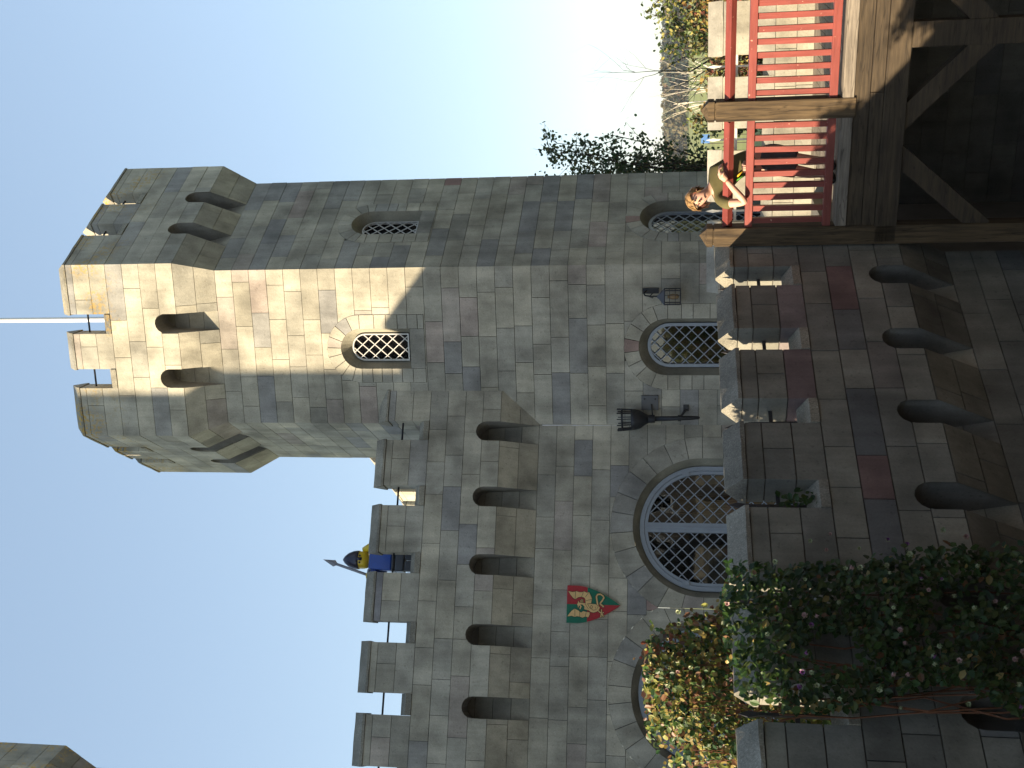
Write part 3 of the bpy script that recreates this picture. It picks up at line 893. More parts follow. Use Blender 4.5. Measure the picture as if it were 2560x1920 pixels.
mb = MB(); mb.box(fP2.raw(-0.25, -0.3, -0.26), pud * 5.85, pn * 0.243, Z * (PZ0 + 0.296)); mb.obj('parapet_back', M['stone'], far, tint=(0.38, 0.36, 0.30))
edges = [-0.25] + [e for g in gapsP for e in g] + [5.6]
for a, b in zip(edges[0::2], edges[1::2]):
    z = PZ0
    for h in (0.235, 0.235, 0.11):
        mb = MB(); mb.box(fP2.raw(a, z + 0.003, -0.26), pud * (b - a), pn * 0.261, Z * (h - 0.006))
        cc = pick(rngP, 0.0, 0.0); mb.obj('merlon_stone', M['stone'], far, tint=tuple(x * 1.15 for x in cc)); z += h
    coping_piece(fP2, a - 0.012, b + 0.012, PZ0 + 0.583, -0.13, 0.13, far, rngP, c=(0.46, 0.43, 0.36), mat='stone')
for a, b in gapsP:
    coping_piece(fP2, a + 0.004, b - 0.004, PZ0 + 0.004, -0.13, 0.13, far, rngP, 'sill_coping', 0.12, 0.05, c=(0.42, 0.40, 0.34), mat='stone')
    um = (a + b) / 2; mb = MB()
    mb.bar(fP2.raw(um, PZ0 + 0.08, -0.13), fP2.raw(um, PZ0 + 0.63, -0.13), 0.022, 0.022, up=pud)
    q = [fP2.raw(um, PZ0 + 0.63, -0.13) + pud * sx * 0.011 + pn * sy * 0.011 for sx, sy in ((1, 1), (-1, 1), (-1, -1), (1, -1))]
    q2 = [fP2.raw(um, PZ0 + 0.68, -0.13) + pud * sx * 0.02 + pn * sy * 0.011 for sx, sy in ((1, 1), (-1, 1), (-1, -1), (1, -1))]
    mb.add(q + q2 + [fP2.raw(um, PZ0 + 0.765, -0.13)], [(0, 1, 5, 4), (1, 2, 6, 5), (2, 3, 7, 6), (3, 0, 4, 7), (4, 5, 8), (5, 6, 8), (6, 7, 8), (7, 4, 8)])
    mb.bar(fP2.raw(a - 0.01, PZ0 + 0.42, -0.13), fP2.raw(b + 0.01, PZ0 + 0.42, -0.13), 0.016, 0.03)
    mb.obj('iron_spear', M['spear_sunlit'], far)
pcore.obj('mortar_core', M['mortar'], far)

# ------------------------------------------------------------------ wooden bridge with red railings
brB = Vector((1.37355636, 10.6, 0))
bn = BR_U.cross(Z)                                        # towards the camera
fBr = Face(brB, BR_U, bn)
bridge = thing('wooden_bridge', 'weathered timber bridge with red slatted railings and diagonal braces underneath', 'bridge', fBr.P(1.2, -2.6, -0.5))
rb = random.Random(8)
BEND = 3.6
def brbox(name, u0, u1, z0, z1, d0, d1, mat):
    mb = MB(); mb.box(fBr.raw(u0, z0, d0), BR_U * (u1 - u0), bn * (d1 - d0) * -1 if d1 < d0 else BR_U * 0 + bn * (d1 - d0), Z * (z1 - z0))
    # keep faces outward whatever the order of d0,d1
    return mb.obj(name, M[mat], bridge)
def brbox(name, u0, u1, z0, z1, d0, d1, mat, bev=0.0):
    if d0 > d1: d0, d1 = d1, d0
    mb = MB(); o = fBr.raw(u0, z0, d1)
    mb.box(o, BR_U * (u1 - u0), bn * (d0 - d1), Z * (z1 - z0)); ob = mb.obj(name, M[mat], bridge)
    if bev:
        md = ob.modifiers.new('bevel', 'BEVEL'); md.width = bev; md.segments = 2
    return ob
posts = [0.02, 1.178, 2.336, 3.494]
for i, up in enumerate(posts):
    hw = 0.088
    brbox('post', up - hw, up + hw, -2.6 if i != 1 else -0.02, 1.183, -0.10, 0.075, 'post', 0.006)
    brbox('post_neck', up - hw + 0.012, up + hw - 0.012, 1.183, 1.197, -0.088, 0.063, 'post')
    mb = MB(); q = [fBr.raw(up + sx * hw, 1.197, -0.0125 + sy * 0.0875) for sx, sy in ((-1, 1), (1, 1), (1, -1), (-1, -1))]
    q2 = [p + Z * 0.052 for p in q]
    mb.add(q + q2 + [fBr.raw(up, 1.318, -0.0125)], [(3, 2, 1, 0), (0, 1, 5, 4), (1, 2, 6, 5), (2, 3, 7, 6), (3, 0, 4, 7), (4, 5, 8), (5, 6, 8), (6, 7, 8), (7, 4, 8)])
    mb.obj('post_cap', M['post'], bridge)
for i in range(3):
    a = posts[i] + 0.089; b = posts[i + 1] - 0.089
    if i == 0: a = posts[0] + 0.089
    # top rail: square timber standing on its edge
    mb = MB(); s = 0.046
    sec = [(s, 0), (0, s), (-s, 0), (0, -s)]
    V = [fBr.raw(u, 1.062 + z, -0.005 + d) for u in (a - 0.01, b + 0.01) for d, z in sec]
    V[0] += BR_U * 0.03; V[4] -= BR_U * 0.03
    mb.add(V, [(0, 1, 2, 3), (7, 6, 5, 4)] + [(k, 4 + k, 4 + (k + 1) % 4, (k + 1) % 4) for k in range(4)])
    mb.obj('top_rail', M['red'], bridge)
    brbox('middle_rail', a - 0.01, b + 0.01, 0.838, 0.905, -0.035, 0.045, 'red', 0.005)
    brbox('bottom_rail', a - 0.01, b + 0.01, 0.136, 0.207, -0.035, 0.045, 'red', 0.005)
    n = 9; step = (b - a) / n
    for k in range(n):
        u = a + step * (k + 0.5); ln = rb.uniform(-0.004, 0.004)
        mb = MB(); w = 0.0245
        lo = [fBr.raw(u - w, 0.20, 0.022), fBr.raw(u + w, 0.20, 0.022), fBr.raw(u + w, 0.20, -0.026), fBr.raw(u - w, 0.20, -0.026)]
        hi = [p + Z * 0.645 + BR_U * ln for p in lo]
        mb.add(lo + hi, [(3, 2, 1, 0), (4, 5, 6, 7), (0, 1, 5, 4), (1, 2, 6, 5), (2, 3, 7, 6), (3, 0, 4, 7)])
        mb.obj('baluster', M['red_up'], bridge)
# deck edge boards and side boards
brbox('deck_board', 0.11, BEND, 0.02, 0.10, -0.16, 0.02, 'plank', 0.006)
brbox('edge_board', 0.11, BEND, 0.0, 0.098, 0.025, 0.07, 'plank', 0.006)
brbox('side_board', 0.0, BEND, -0.135, -0.004, -0.03, 0.052, 'beam', 0.004)
for (u0, u1) in ((0.0, 1.30), (1.303, BEND)):
    brbox('side_board', u0, u1, -0.25, -0.139, -0.03, 0.058, 'beam', 0.004)
brbox('main_beam', -0.05, BEND, -0.447, -0.254, -0.14, 0.075, 'beam', 0.006)
for k in range(26):        # deck planks running across
    u = 0.1 + k * 0.142
    mb = MB(); o = fBr.raw(u, -0.05, -0.165)
    mb.box(o, BR_U * 0.136, bn * -3.6, Z * 0.05); mb.obj('deck_plank', M['plank'], bridge)
brbox('vertical_strut', 1.665, 1.878, -2.6, -0.448, -0.10, 0.062, 'beam', 0.006)
def brace(ua, za, ub, zb, w, d0=0.05, d1=-0.07):
    a = Vector((ua, za)); b = Vector((ub, zb)); t = (b - a).normalized(); nn = Vector((-t.y, t.x)) * w / 2
    q = [a + nn, a - nn, b - nn, b + nn]
    mb = MB(); V = [fBr.raw(p.x, p.y, d0) for p in q] + [fBr.raw(p.x, p.y, d1) for p in q]
    mb.add(V, [(0, 1, 2, 3), (7, 6, 5, 4), (1, 0, 4, 5), (2, 1, 5, 6), (3, 2, 6, 7), (0, 3, 7, 4)])
    return mb.obj('diagonal_brace', M['beam'], bridge)
brace(1.03, -0.40, 1.80, -1.16, 0.165)
brace(0.76, -0.40, 0.06, -1.20, 0.165)
brace(2.50, -0.40, 1.74, -1.16, 0.165)
mb = MB(); mb.box(fBr.raw(-0.05, -0.32, -0.2), BR_U * (BEND + 0.05), bn * -3.4, Z * 0.26); mb.obj('under_deck', M['beam'], bridge)
# masonry under the bridge, stone tint lowered to paint in the shade
ab = thing('abutment_wall', 'masonry abutment under the timber bridge, its shade put into a dark tint', 'wall', fBr.P(1.8, -2.6, -1.2))
ra = random.Random(77); fAb = Face(brB - bn * 2.3, BR_U, bn); acore = MB()
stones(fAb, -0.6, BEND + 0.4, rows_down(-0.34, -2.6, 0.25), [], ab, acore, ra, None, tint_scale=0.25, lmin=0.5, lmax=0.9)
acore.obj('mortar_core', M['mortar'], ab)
mb = MB(); mb.box(fAb.raw(-0.6, -2.6, -0.03), BR_U * (BEND + 1.0), bn * -1.0, Z * 2.24); mb.obj('rubble_fill', M['render'], ab)


# ------------------------------------------------------------------ taller tower at the left end of the wall
def hex_tower(name, label, corner, az0, side, zbase, z0, c, gaps, loc, rng, visible, spire=None):
    t = thing(name, label, 'tower', loc)
    pts = [Vector(corner)]
    for k in range(5): pts.append(pts[-1] + az(az0 - 60 * k) * side)
    cor = MB(); st = MB()
    for k in range(6):
        a, b = pts[k], pts[(k + 1) % 6]
        f = face_between(a, b)
        vb = z0 - 4 * c - 2.05 * c
        cor.add([f.raw(0, zbase, -0.016), f.raw(side, zbase, -0.016), f.raw(side, z0 - 0.2, -0.016), f.raw(0, z0 - 0.2, -0.016)], [(0, 1, 2, 3)])
        vis = k in visible
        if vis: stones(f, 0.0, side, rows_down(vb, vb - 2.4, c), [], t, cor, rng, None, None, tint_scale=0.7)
        stones(f, 0.0, side, rows_down(vb - (2.4 if vis else 0), zbase, c * (1 if vis else 2)), [], t, cor, rng, None, st)
        g = [side * 0.5 - 0.38, side * 0.5 + 0.38]
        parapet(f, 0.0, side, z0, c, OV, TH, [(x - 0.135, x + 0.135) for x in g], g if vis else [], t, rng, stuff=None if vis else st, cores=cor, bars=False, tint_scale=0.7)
    cor.add([Vector((p.x, p.y, z0 - 0.25)) for p in pts], [tuple(range(6))])
    cor.obj('mortar_core', M['mortar'], t); st.obj('stone_cladding', M['stone'], t, kind='stuff')
    return t
# its cap corner is seen against the sky; walk the hexagon backwards from that corner
LT_C = Vector((-4.94 - 0.26, 14.1, 0))
a0 = W_AZ - 60                     # azimuth of the face seen from the camera
LTS = 2.11
_front = LT_C - az(a0) * LTS
hex_tower('hexagonal_tower', 'upper corner of another, higher grey stone tower overhanging the sky', _front, a0, LTS, -2.6, 10.73, C_, None, (-6.6, 13.0, -2.6), random.Random(41), (0,))

# unseen round turret, added and shaped to throw the pointed shadow on the tower
def lathe_thing(name, label, cat, loc, parts):
    t = thing(name, label, cat, loc)
    for nm, prof, seg, mat, smooth in parts:
        mb = MB(); mb.lathe(loc, prof, seg); o = mb.obj(nm, M[mat], t, smooth)
    return t
q0 = fFront.P(1.38, 5.36, 0)
tt = 9.0
ap = q0 + Vector((SUN.x, SUN.y, 0)).normalized() * tt
apz = 5.36 + tt * tan(radians(SUN_EL))
lathe_thing('shadow_turret', 'round grey turret with a cone roof, added out of view to cast the pointed shadow', 'turret', (ap.x, ap.y, -2.6),
            [('shaft', [(0.62, 0), (0.62, apz + 2.6 - 0.95), (0.76, apz + 2.6 - 0.85), (0.76, apz + 2.6 - 0.72)], 24, 'render', True),
             ('cone_roof', [(0.86, apz + 2.6 - 0.78), (0.84, apz + 2.6 - 0.74), (0.42, apz + 2.6 - 0.37), (0.02, apz + 2.6)], 24, 'roof', False)])

# unseen square pier, added so its straight edge throws the upright shadow line
SH = Vector((SUN.x, SUN.y, 0)).normalized(); SP = Vector((-SH.y, SH.x, 0)) if SH.x < 0 and (-SH.y) > 0 else Vector((SH.y, -SH.x, 0))
e0 = fFront.P(0.735, 0, 0) + SH * 9.2
wt = thing('shadow_pier', 'slender square pier added out of view to cast the upright shadow edge', 'turret', (e0.x, e0.y, -2.6))
mb = MB(); mb.box(Vector((e0.x, e0.y, -2.6)) - SP * 1.3, SP * 1.3, SH * 1.3, Z * 16.2) if SP.cross(SH).z > 0 else mb.box(Vector((e0.x, e0.y, -2.6)), SP * -1.3, SH * 1.3, Z * 16.2)
mb.obj('shaft', M['render'], wt)
for i in range(3):
    for j in range(3):
        if i == 1 and j == 1: continue
        mb = MB(); o = Vector((e0.x, e0.y, 13.6)) - SP * (1.3 - 0.45 * i) + SH * 0.45 * j
        mb.box(o, SP * 0.36, SH * 0.36, Z * 0.5) if SP.cross(SH).z > 0 else mb.box(o + SP * 0.36, SP * -0.36, SH * 0.36, Z * 0.5)
        mb.obj('merlon', M['render'], wt)
# unseen low block, added to shade the left end of the far parapet
po = fPar.P(0.60, 0, 0) + SH * 11.5
pr_ = thing('shadow_block', 'low block added out of view to shade the end of the far parapet', 'porch', (po.x, po.y, -2.6))
mb = MB(); o = Vector((po.x, po.y, -2.6)) - SP * 1.9
mb.box(o, SP * 1.9, SH * 1.2, Z * 7.9) if SP.cross(SH).z > 0 else mb.box(o + SP * 1.9, SP * -1.9, SH * 1.2, Z * 7.9)
mb.obj('wall', M['render'], pr_)
mb = MB(); a_ = o - SP * .1 - SH * .1 + Z * 7.9; b_ = a_ + SP * 2.1
mb.add([a_, b_, b_ + SH * 1.4, a_ + SH * 1.4, a_ + SH * .7 + Z * .12, b_ + SH * .7 + Z * .12], [(0, 1, 5, 4), (2, 3, 4, 5), (0, 4, 3), (1, 2, 5), (3, 2, 1, 0)]); mb.obj('roof', M['roof'], pr_)

# unseen hall and range, added to block sky light from the lower walls
def gabled(name, label, x0, x1, y0, y1, zb, ze, zr, along='x', wins=(), wmat='render_dark'):
    t = thing(name, label, 'building', ((x0 + x1) / 2, (y0 + y1) / 2, zb))
    mb = MB(); mb.box((x0, y0, zb), Vector((x1 - x0, 0, 0)), Vector((0, y1 - y0, 0)), Z * (ze - zb)); mb.obj('wall', M[wmat], t)
    mb = MB(); e = 0.35
    if along == 'x':
        ym = (y0 + y1) / 2
        V = [(x0 - e, y0 - e, ze - 0.1), (x1 + e, y0 - e, ze - 0.1), (x1 + e, y1 + e, ze - 0.1), (x0 - e, y1 + e, ze - 0.1), (x0 - e, ym, zr), (x1 + e, ym, zr)]
        F = [(3, 2, 1, 0), (0, 1, 5, 4), (2, 3, 4, 5), (0, 4, 3), (1, 2, 5)]
    else:
        xm = (x0 + x1) / 2
        V = [(x0 - e, y0 - e, ze - 0.1), (x1 + e, y0 - e, ze - 0.1), (x1 + e, y1 + e, ze - 0.1), (x0 - e, y1 + e, ze - 0.1), (xm, y0 - e, zr), (xm, y1 + e, zr)]
        F = [(3, 2, 1, 0), (1, 2, 5, 4), (3, 0, 4, 5), (0, 1, 4), (2, 3, 5)]
    mb.add(V, F); mb.obj('roof', M['roof'], t)
    for (o, a) in wins:
        o = Vector(o); a = Vector(a); nn = a.cross(Z).normalized()
        mb = MB(); mb.box(o, a * 1.0, Z * 1.6, nn * 0.06); w = mb.obj('window', M['frame'], t)
        mb = MB(); mb.box(o + a * 0.08 + Z * 0.08, a * 0.84, Z * 1.44, nn * 0.075); mb.obj('pane', M['dark'], w)
    return t
gabled('occluder_hall', 'dark hall added behind the viewpoint to block sky light', -7.0, 12.0, -14.0, -7.0, -2.6, 5.0, 7.0, 'x', [((x + 1, -6.99, 1.5), (-1, 0, 0)) for x in (-5, -2, 1, 4, 7, 10)])
gabled('occluder_range', 'dark range added out of view beyond the bridge to block sky light', 5.5, 11.5, -7.0, 13.0, -2.6, 8.2, 11.0, 'y', [((5.49, y, 1.5), (0, 1, 0)) for y in (-2, 0.5, 3, 5, 8, 11)], 'render_dark')  # unseen range, enlarged to darken the walls that face it
wk = MB(); wk.box((-3.0, -7.0, -0.25), Vector((6, 0, 0)), Vector((0, 8.0, 0)), Z * 0.25)
wk = wk.obj('walkway', M['paving']); wk['kind'] = 'structure'

# sunlit rear battlements glimpsed between tower and merlons
rp = thing('rear_battlement', 'sunlit cream battlement glimpsed between the hexagonal tower and the castle wall', 'parapet', (-2.2, 22.0, -2.6))
rrp = random.Random(6)
_ra = Vector((-3.9, 25.9, 0)); _rb = Vector((-1.0, 19.4, 0)); _ru = (_rb - _ra).normalized()
fRp = Face(_ra, _ru, _ru.cross(Z)); RL = (_rb - _ra).length
for k in range(8):
    u = 0.1 + k * 0.873
    for r, (z, h) in enumerate(((6.55, 0.24), (6.79, 0.24), (7.03, 0.1))):
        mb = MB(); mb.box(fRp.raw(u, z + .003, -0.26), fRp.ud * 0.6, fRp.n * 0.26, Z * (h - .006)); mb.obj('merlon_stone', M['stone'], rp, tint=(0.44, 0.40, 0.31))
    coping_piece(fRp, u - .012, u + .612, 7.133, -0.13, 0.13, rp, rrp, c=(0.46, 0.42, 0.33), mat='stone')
rcore = MB()
stones(fRp, 0.0, RL, rows_down(6.55, 5.0, 0.238), [], rp, rcore, rrp, None, tint_scale=0.95, dark=0.03)
rcore.obj('mortar_core', M['mortar'], rp)
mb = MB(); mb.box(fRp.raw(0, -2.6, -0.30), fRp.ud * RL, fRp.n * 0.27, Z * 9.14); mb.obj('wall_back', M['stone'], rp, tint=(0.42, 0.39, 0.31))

# ------------------------------------------------------------------ torch holder, lantern, shield
def W(face, u, z, d): return face.P(u, z, d)
tor = thing('wall_torch', 'black iron torch basket on a tapered shaft bracketed to the stone corner', 'torch', fFront.P(0.12, 1.2, 0.0))
b0 = Vector(fFront.P(0.135, 1.22, 0.14)); b1 = Vector(fFront.P(0.10, 2.27, 0.14)); ax = (b1 - b0).normalized()
Hh = (b1 - b0).length
mb = MB(); mb.lathe(b0, [(0.010, 0), (0.022, 0.02), (0.028, 0.12), (0.030, 0.26), (0.034, 0.58)], 14, ax); mb.obj('shaft', M['iron'], tor, True)
mb = MB(); mb.lathe(b0, [(0.052, 0.575), (0.055, 0.62), (0.052, 0.66)], 14, ax); mb.lathe(b0, [(0.042, 0.24), (0.042, 0.28)], 12, ax); mb.obj('collar', M['iron'], tor)
mb = MB(); mb.lathe(b0, [(0.055, 0.66), (0.075, 0.70), (0.115, 0.76), (0.135, 0.83), (0.138, 0.88)], 18, ax); mb.obj('cup', M['iron'], tor, True)
mb = MB(); xx = ax.orthogonal().normalized(); yy = ax.cross(xx)
for k in range(11):
    a = 2 * pi * k / 11; dd = xx * cos(a) + yy * sin(a)
    mb.bar(b0 + ax * 0.87 + dd * 0.134, b0 + ax * 1.06 + dd * 0.146, 0.012, 0.012, up=dd)
mb.tube([b0 + ax * 1.00 + (xx * cos(2 * pi * k / 20) + yy * sin(2 * pi * k / 20)) * 0.143 for k in range(21)], 0.007, 5, False)
mb.obj('basket_bars', M['iron'], tor)
mb = MB(); mb.box(fFront.P(0.205, 1.75, 0.03), fFront.ud * 0.19, fFront.n * -0.03, Z * 0.22); mb.obj('wall_plate', M['slate'], tor)
mb = MB()
for zz in (1.79, 1.93): mb.tube([fFront.P(0.35, zz, 0.03), fFront.P(0.35, zz, 0.042)], 0.012, 8)
mb.obj('bolt', M['iron'], tor)
mb = MB(); mb.bar(fFront.P(0.28, 1.84, 0.03), b0 + ax * 0.60, 0.02, 0.02); mb.obj('upper_bracket', M['iron'], tor)
mb = MB(); mb.box(fFront.P(0.19, 1.36, 0.025), fFront.ud * 0.08, fFront.n * -0.025, Z * 0.07); mb.bar(fFront.P(0.21, 1.395, 0.02), b0 + ax * 0.26, 0.022, 0.022); mb.obj('lower_bracket', M['iron'], tor)

lan = thing('wall_lantern', 'small black iron cage lantern hanging on a scrolled wall bracket', 'lantern', fFront.P(1.70, 1.46, 0.0))
def lp(u, z, d): return fFront.P(u, z, d)
mb = MB(); mb.box(lp(1.735, 1.74, 0.03), fFront.ud * 0.07, fFront.n * -0.03, Z * 0.205); mb.obj('wall_plate', M['iron'], lan)
mb = MB(); mb.tube([lp(1.77, 1.90, 0.03), lp(1.75, 1.93, 0.10), lp(1.73, 1.91, 0.16), lp(1.72, 1.84, 0.17), lp(1.72, 1.76, 0.165)], 0.010, 6)
mb.tube([lp(1.74, 1.82, 0.03), lp(1.70, 1.86, 0.07), lp(1.69, 1.82, 0.11), lp(1.72, 1.80, 0.10)], 0.006, 5); mb.obj('scroll_bracket', M['iron'], lan)
Lc = (1.715, 0.165); hw = 0.088
mb = MB()
q = [lp(Lc[0] + sx * hw * 1.1, 1.672, Lc[1] + sy * hw * 1.1) for sx, sy in ((-1, 1), (1, 1), (1, -1), (-1, -1))]
q2 = [lp(Lc[0] + sx * 0.03, 1.735, Lc[1] + sy * 0.03) for sx, sy in ((-1, 1), (1, 1), (1, -1), (-1, -1))]
mb.add(q + q2 + [lp(Lc[0], 1.775, Lc[1])], [(3, 2, 1, 0), (0, 1, 5, 4), (1, 2, 6, 5), (2, 3, 7, 6), (3, 0, 4, 7), (4, 5, 8), (5, 6, 8), (6, 7, 8), (7, 4, 8)]); mb.obj('roof', M['slate'], lan)
mb = MB()
for sx, sy in ((-1, 1), (1, 1), (1, -1), (-1, -1)):
    mb.bar(lp(Lc[0] + sx * hw, 1.47, Lc[1] + sy * hw), lp(Lc[0] + sx * hw, 1.672, Lc[1] + sy * hw), 0.014, 0.014, up=fFront.n)
for z in (1.47, 1.535, 1.605, 1.668):
    w_ = 0.013 if z in (1.47, 1.668) else 0.006
    for s in (-1, 1):
        mb.bar(lp(Lc[0] - hw, z, Lc[1] + s * hw), lp(Lc[0] + hw, z, Lc[1] + s * hw), w_, w_)
        mb.bar(lp(Lc[0] + s * hw, z, Lc[1] - hw), lp(Lc[0] + s * hw, z, Lc[1] + hw), w_, w_)
mb.bar(lp(Lc[0] + 0.03, 1.47, Lc[1] + hw), lp(Lc[0] + 0.03, 1.67, Lc[1] + hw), 0.007, 0.007, up=fFront.n)
mb.obj('cage', M['iron'], lan)
mb = MB(); mb.lathe(lp(Lc[0], 1.49, Lc[1]), [(0.02, 0), (0.03, 0.02), (0.035, 0.08), (0.02, 0.14)], 12); mb.obj('bulb', M['lamp'], lan, True)

sh = thing('heraldic_shield', 'quartered red and green shield with a golden dragon mounted on the castle wall', 'shield', fWall.P(-2.351, 2.216, 0.03))
SU, SZT, SZB, SW = -2.351, 2.885, 2.216, 0.464
def half_w(z):
    t = (SZT - z) / (SZT - SZB)
    return SW / 2 * (1.0 if t < 0.18 else max(0.0, (1 - ((t - 0.18) / 0.82) ** 1.75)))
zm = 2.628
zs_ = [SZT - (SZT - SZB) * k / 22 for k in range(23)]
for sgn in (-1, 1):
    for topq in (True, False):
        zz = [z for z in zs_ if (z > zm if topq else z < zm)]
        zz = zz + [zm] if topq else [zm] + zz
        edge = [(SU + sgn * half_w(z), z) for z in zz]
        poly = edge + [(SU, zz[-1]), (SU, zz[0])]
        if area(poly) < 0: poly = poly[::-1]
        cleaned = [p for i, p in enumerate(poly) if (Vector(p) - Vector(poly[i - 1])).length > 1e-4]
        mat = 'sh_red' if (sgn > 0) == topq else 'sh_green'
        v, f = solid(fWall, [cleaned], 0.045, 0.004)
        o = mesh_obj('quarter', v, f, M[mat], sh); o['label'] = ('red' if mat == 'sh_red' else 'green') + ' quarter of the shield'
def sc(x, y): return (SU - (y - 905) / 1030 * SW, SZT - (x - 420) * (0.669 / 1470))
def emblem(polys, lines, name, mat, d, grow=0.0):
    mb = MB()
    for P in polys:
        q = [sc(*p) for p in P]
        cx = sum(p[0] for p in q) / len(q); cz = sum(p[1] for p in q) / len(q)
        if area(q) < 0: q = q[::-1]
        if grow:
            n = len(q); g = []
            for i in range(n):
                a = Vector(q[i - 1]); b = Vector(q[i]); c_ = Vector(q[(i + 1) % n])
                e1 = (b - a); e2 = (c_ - b)
                nn = Vector((e1.y, -e1.x)).normalized() + Vector((e2.y, -e2.x)).normalized()
                if nn.length > 1e-5: nn.normalize()
                g.append(tuple(b + nn * grow))
            q = g
        v, f = solid(fWall, [q], d, 0.04); mb.add(v, f)
    for P, w in lines:
        q = [Vector(sc(*p)) for p in P]
        for a, b in zip(q[:-1], q[1:]):
            t = (b - a).normalized(); nn = Vector((-t.y, t.x)) * (w * SW / 1030 / 2 + grow); e = t * (w * SW / 1030 * 0.3 + grow)
            v, f = solid(fWall, [[tuple(a - nn - e), tuple(b - nn + e), tuple(b + nn + e), tuple(a + nn - e)]], d, 0.04); mb.add(v, f)
    return mb.obj(name, M[mat], sh)
WING_A = [(450, 550), (560, 572), (650, 562), (670, 545), (760, 575), (850, 570), (890, 550), (960, 578), (1030, 570), (1085, 680), (1110, 745), (1090, 870), (940, 890), (930, 770), (890, 712), (800, 697), (720, 718), (650, 772), (590, 735), (520, 655)]
WING_B = [(640, 1030), (560, 1090), (500, 1160), (445, 1245), (560, 1228), (655, 1255), (700, 1232), (780, 1240), (860, 1272), (940, 1235), (1020, 1258), (1060, 1175), (1050, 1120), (960, 1112), (880, 1090), (820, 1135), (740, 1075)]
BODY = [(735, 805), (765, 862), (900, 868), (1000, 898), (1100, 885), (1210, 892), (1300, 935), (1335, 985), (1300, 1060), (1250, 1092), (1170, 1122), (1090, 1112), (1030, 1065), (960, 1050), (905, 1040), (905, 960), (845, 905), (790, 915), (832, 962), (800, 1045), (770, 1030), (790, 960), (760, 935), (735, 1010), (722, 945), (700, 905), (725, 870)]
LINES = [([(1275, 920), (1250, 790), (1232, 680), (1270, 620), (1345, 612), (1415, 660), (1440, 712), (1395, 790), (1350, 850), (1345, 885), (1400, 925), (1430, 955)], 42),
         ([(1265, 1040), (1325, 1100), (1385, 1140)], 34), ([(1385, 1140), (1378, 1035)], 24), ([(1385, 1140), (1440, 1110)], 20), ([(1395, 1140), (1432, 1225)], 30), ([(1380, 1145), (1362, 1240)], 30),
         ([(795, 790), (805, 850)], 14), ([(825, 770), (832, 850)], 14), ([(858, 768), (862, 850)], 14), ([(870, 1150), (800, 1190)], 22), ([(900, 1150), (850, 1240)], 22)]
emblem([WING_A, WING_B, BODY], LINES, 'dragon_outline', 'sh_black', 0.049, 0.0052)
emblem([WING_A, WING_B, BODY], LINES, 'dragon', 'sh_gold', 0.054)
emblem([], [([(652, 566), (648, 765)], 9), ([(870, 572), (825, 700)], 9), ([(1015, 585), (930, 700)], 9), ([(1105, 765), (950, 800)], 9), ([(645, 1040), (652, 1245)], 9), ([(780, 1100), (785, 1235)], 9), ([(960, 1115), (940, 1230)], 9),
            ([(1000, 905), (1060, 1000), (1150, 1060), (1240, 1040)], 9), ([(1090, 920), (1140, 960), (1120, 1010), (1070, 990), (1090, 920)], 8), ([(930, 900), (1020, 1030)], 8), ([(1265, 905), (1290, 960), (1260, 1010)], 8), ([(1200, 960), (1230, 1020)], 8)],
       'dragon_linework', 'sh_black', 0.057)

# ------------------------------------------------------------------ toy guard on the battlements
sg = thing('guard_statue', 'blue and yellow toy guard with dark helmet and spear between the merlons', 'statue', fWall.P(-1.80, 4.72, -0.45))
SD = -0.42
def sp(u, z, d=0.0): return fWall.raw(-1.80 + u, z, SD + d)
wu = fWall.ud; wn2 = fWall.n
def rbox(name, u0, u1, z0, z1, d0, d1, mat, top=1.0, bev=0.02):
    mb = MB(); k = top; um = (u0 + u1) / 2
    q = [sp(u0, z0, d1), sp(u1, z0, d1), sp(u1, z0, d0), sp(u0, z0, d0)]
    q2 = [sp(um + (u - um) * k, z1, d) for u, d in ((u0, d1), (u1, d1), (u1, d0), (u0, d0))]
    mb.add(q + q2, [(3, 2, 1, 0), (4, 5, 6, 7), (0, 1, 5, 4), (1, 2, 6, 5), (2, 3, 7, 6), (3, 0, 4, 7)])
    o = mb.obj(name, M[mat], sg); b = o.modifiers.new('bevel', 'BEVEL'); b.width = bev; b.segments = 3
    return o
for s in (-1, 1): rbox('leg', s * 0.075 - 0.068, s * 0.075 + 0.068, 4.72, 5.11, -0.09, 0.09, 'slate')
rbox('hips', -0.15, 0.15, 5.115, 5.24, -0.095, 0.095, 'slate')
rbox('belt', -0.148, 0.148, 5.243, 5.283, -0.098, 0.098, 'slate', 1.0, 0.006)
rbox('torso', -0.145, 0.145, 5.286, 5.60, -0.095, 0.095, 'blue', 0.86)
mb = MB(); mb.lathe(sp(0, 5.60), [(0.06, 0), (0.06, 0.02), (0.105, 0.035), (0.118, 0.08), (0.118, 0.17), (0.10, 0.22), (0.06, 0.25)], 22); hd = mb.obj('head', M['yellow'], sg, True)
for s in (-1, 1):
    mb = MB(); mb.lathe(sp(s * 0.046, 5.72, 0.108), [(0.004, 0), (0.014, 0.004), (0.014, 0.012), (0.004, 0.016)], 10, wn2); mb.obj('eye', M['eye'], hd)
mb = MB(); mb.lathe(sp(0, 5.745), [(0.124, 0), (0.128, 0.03), (0.122, 0.08), (0.095, 0.15), (0.052, 0.205), (0.012, 0.235)], 22); mb.box(sp(-0.02, 5.69, 0.135), wu * 0.04, wn2 * -0.03, Z * 0.075); mb.obj('helmet', M['navy'], sg, True)
mb = MB(); mb.tube([sp(-0.11, 5.62, -0.06), sp(-0.15, 5.56, -0.12), sp(-0.16, 5.40, -0.15)], [0.05, 0.06, 0.04], 10); mb.obj('neck_guard', M['navy'], sg, True)
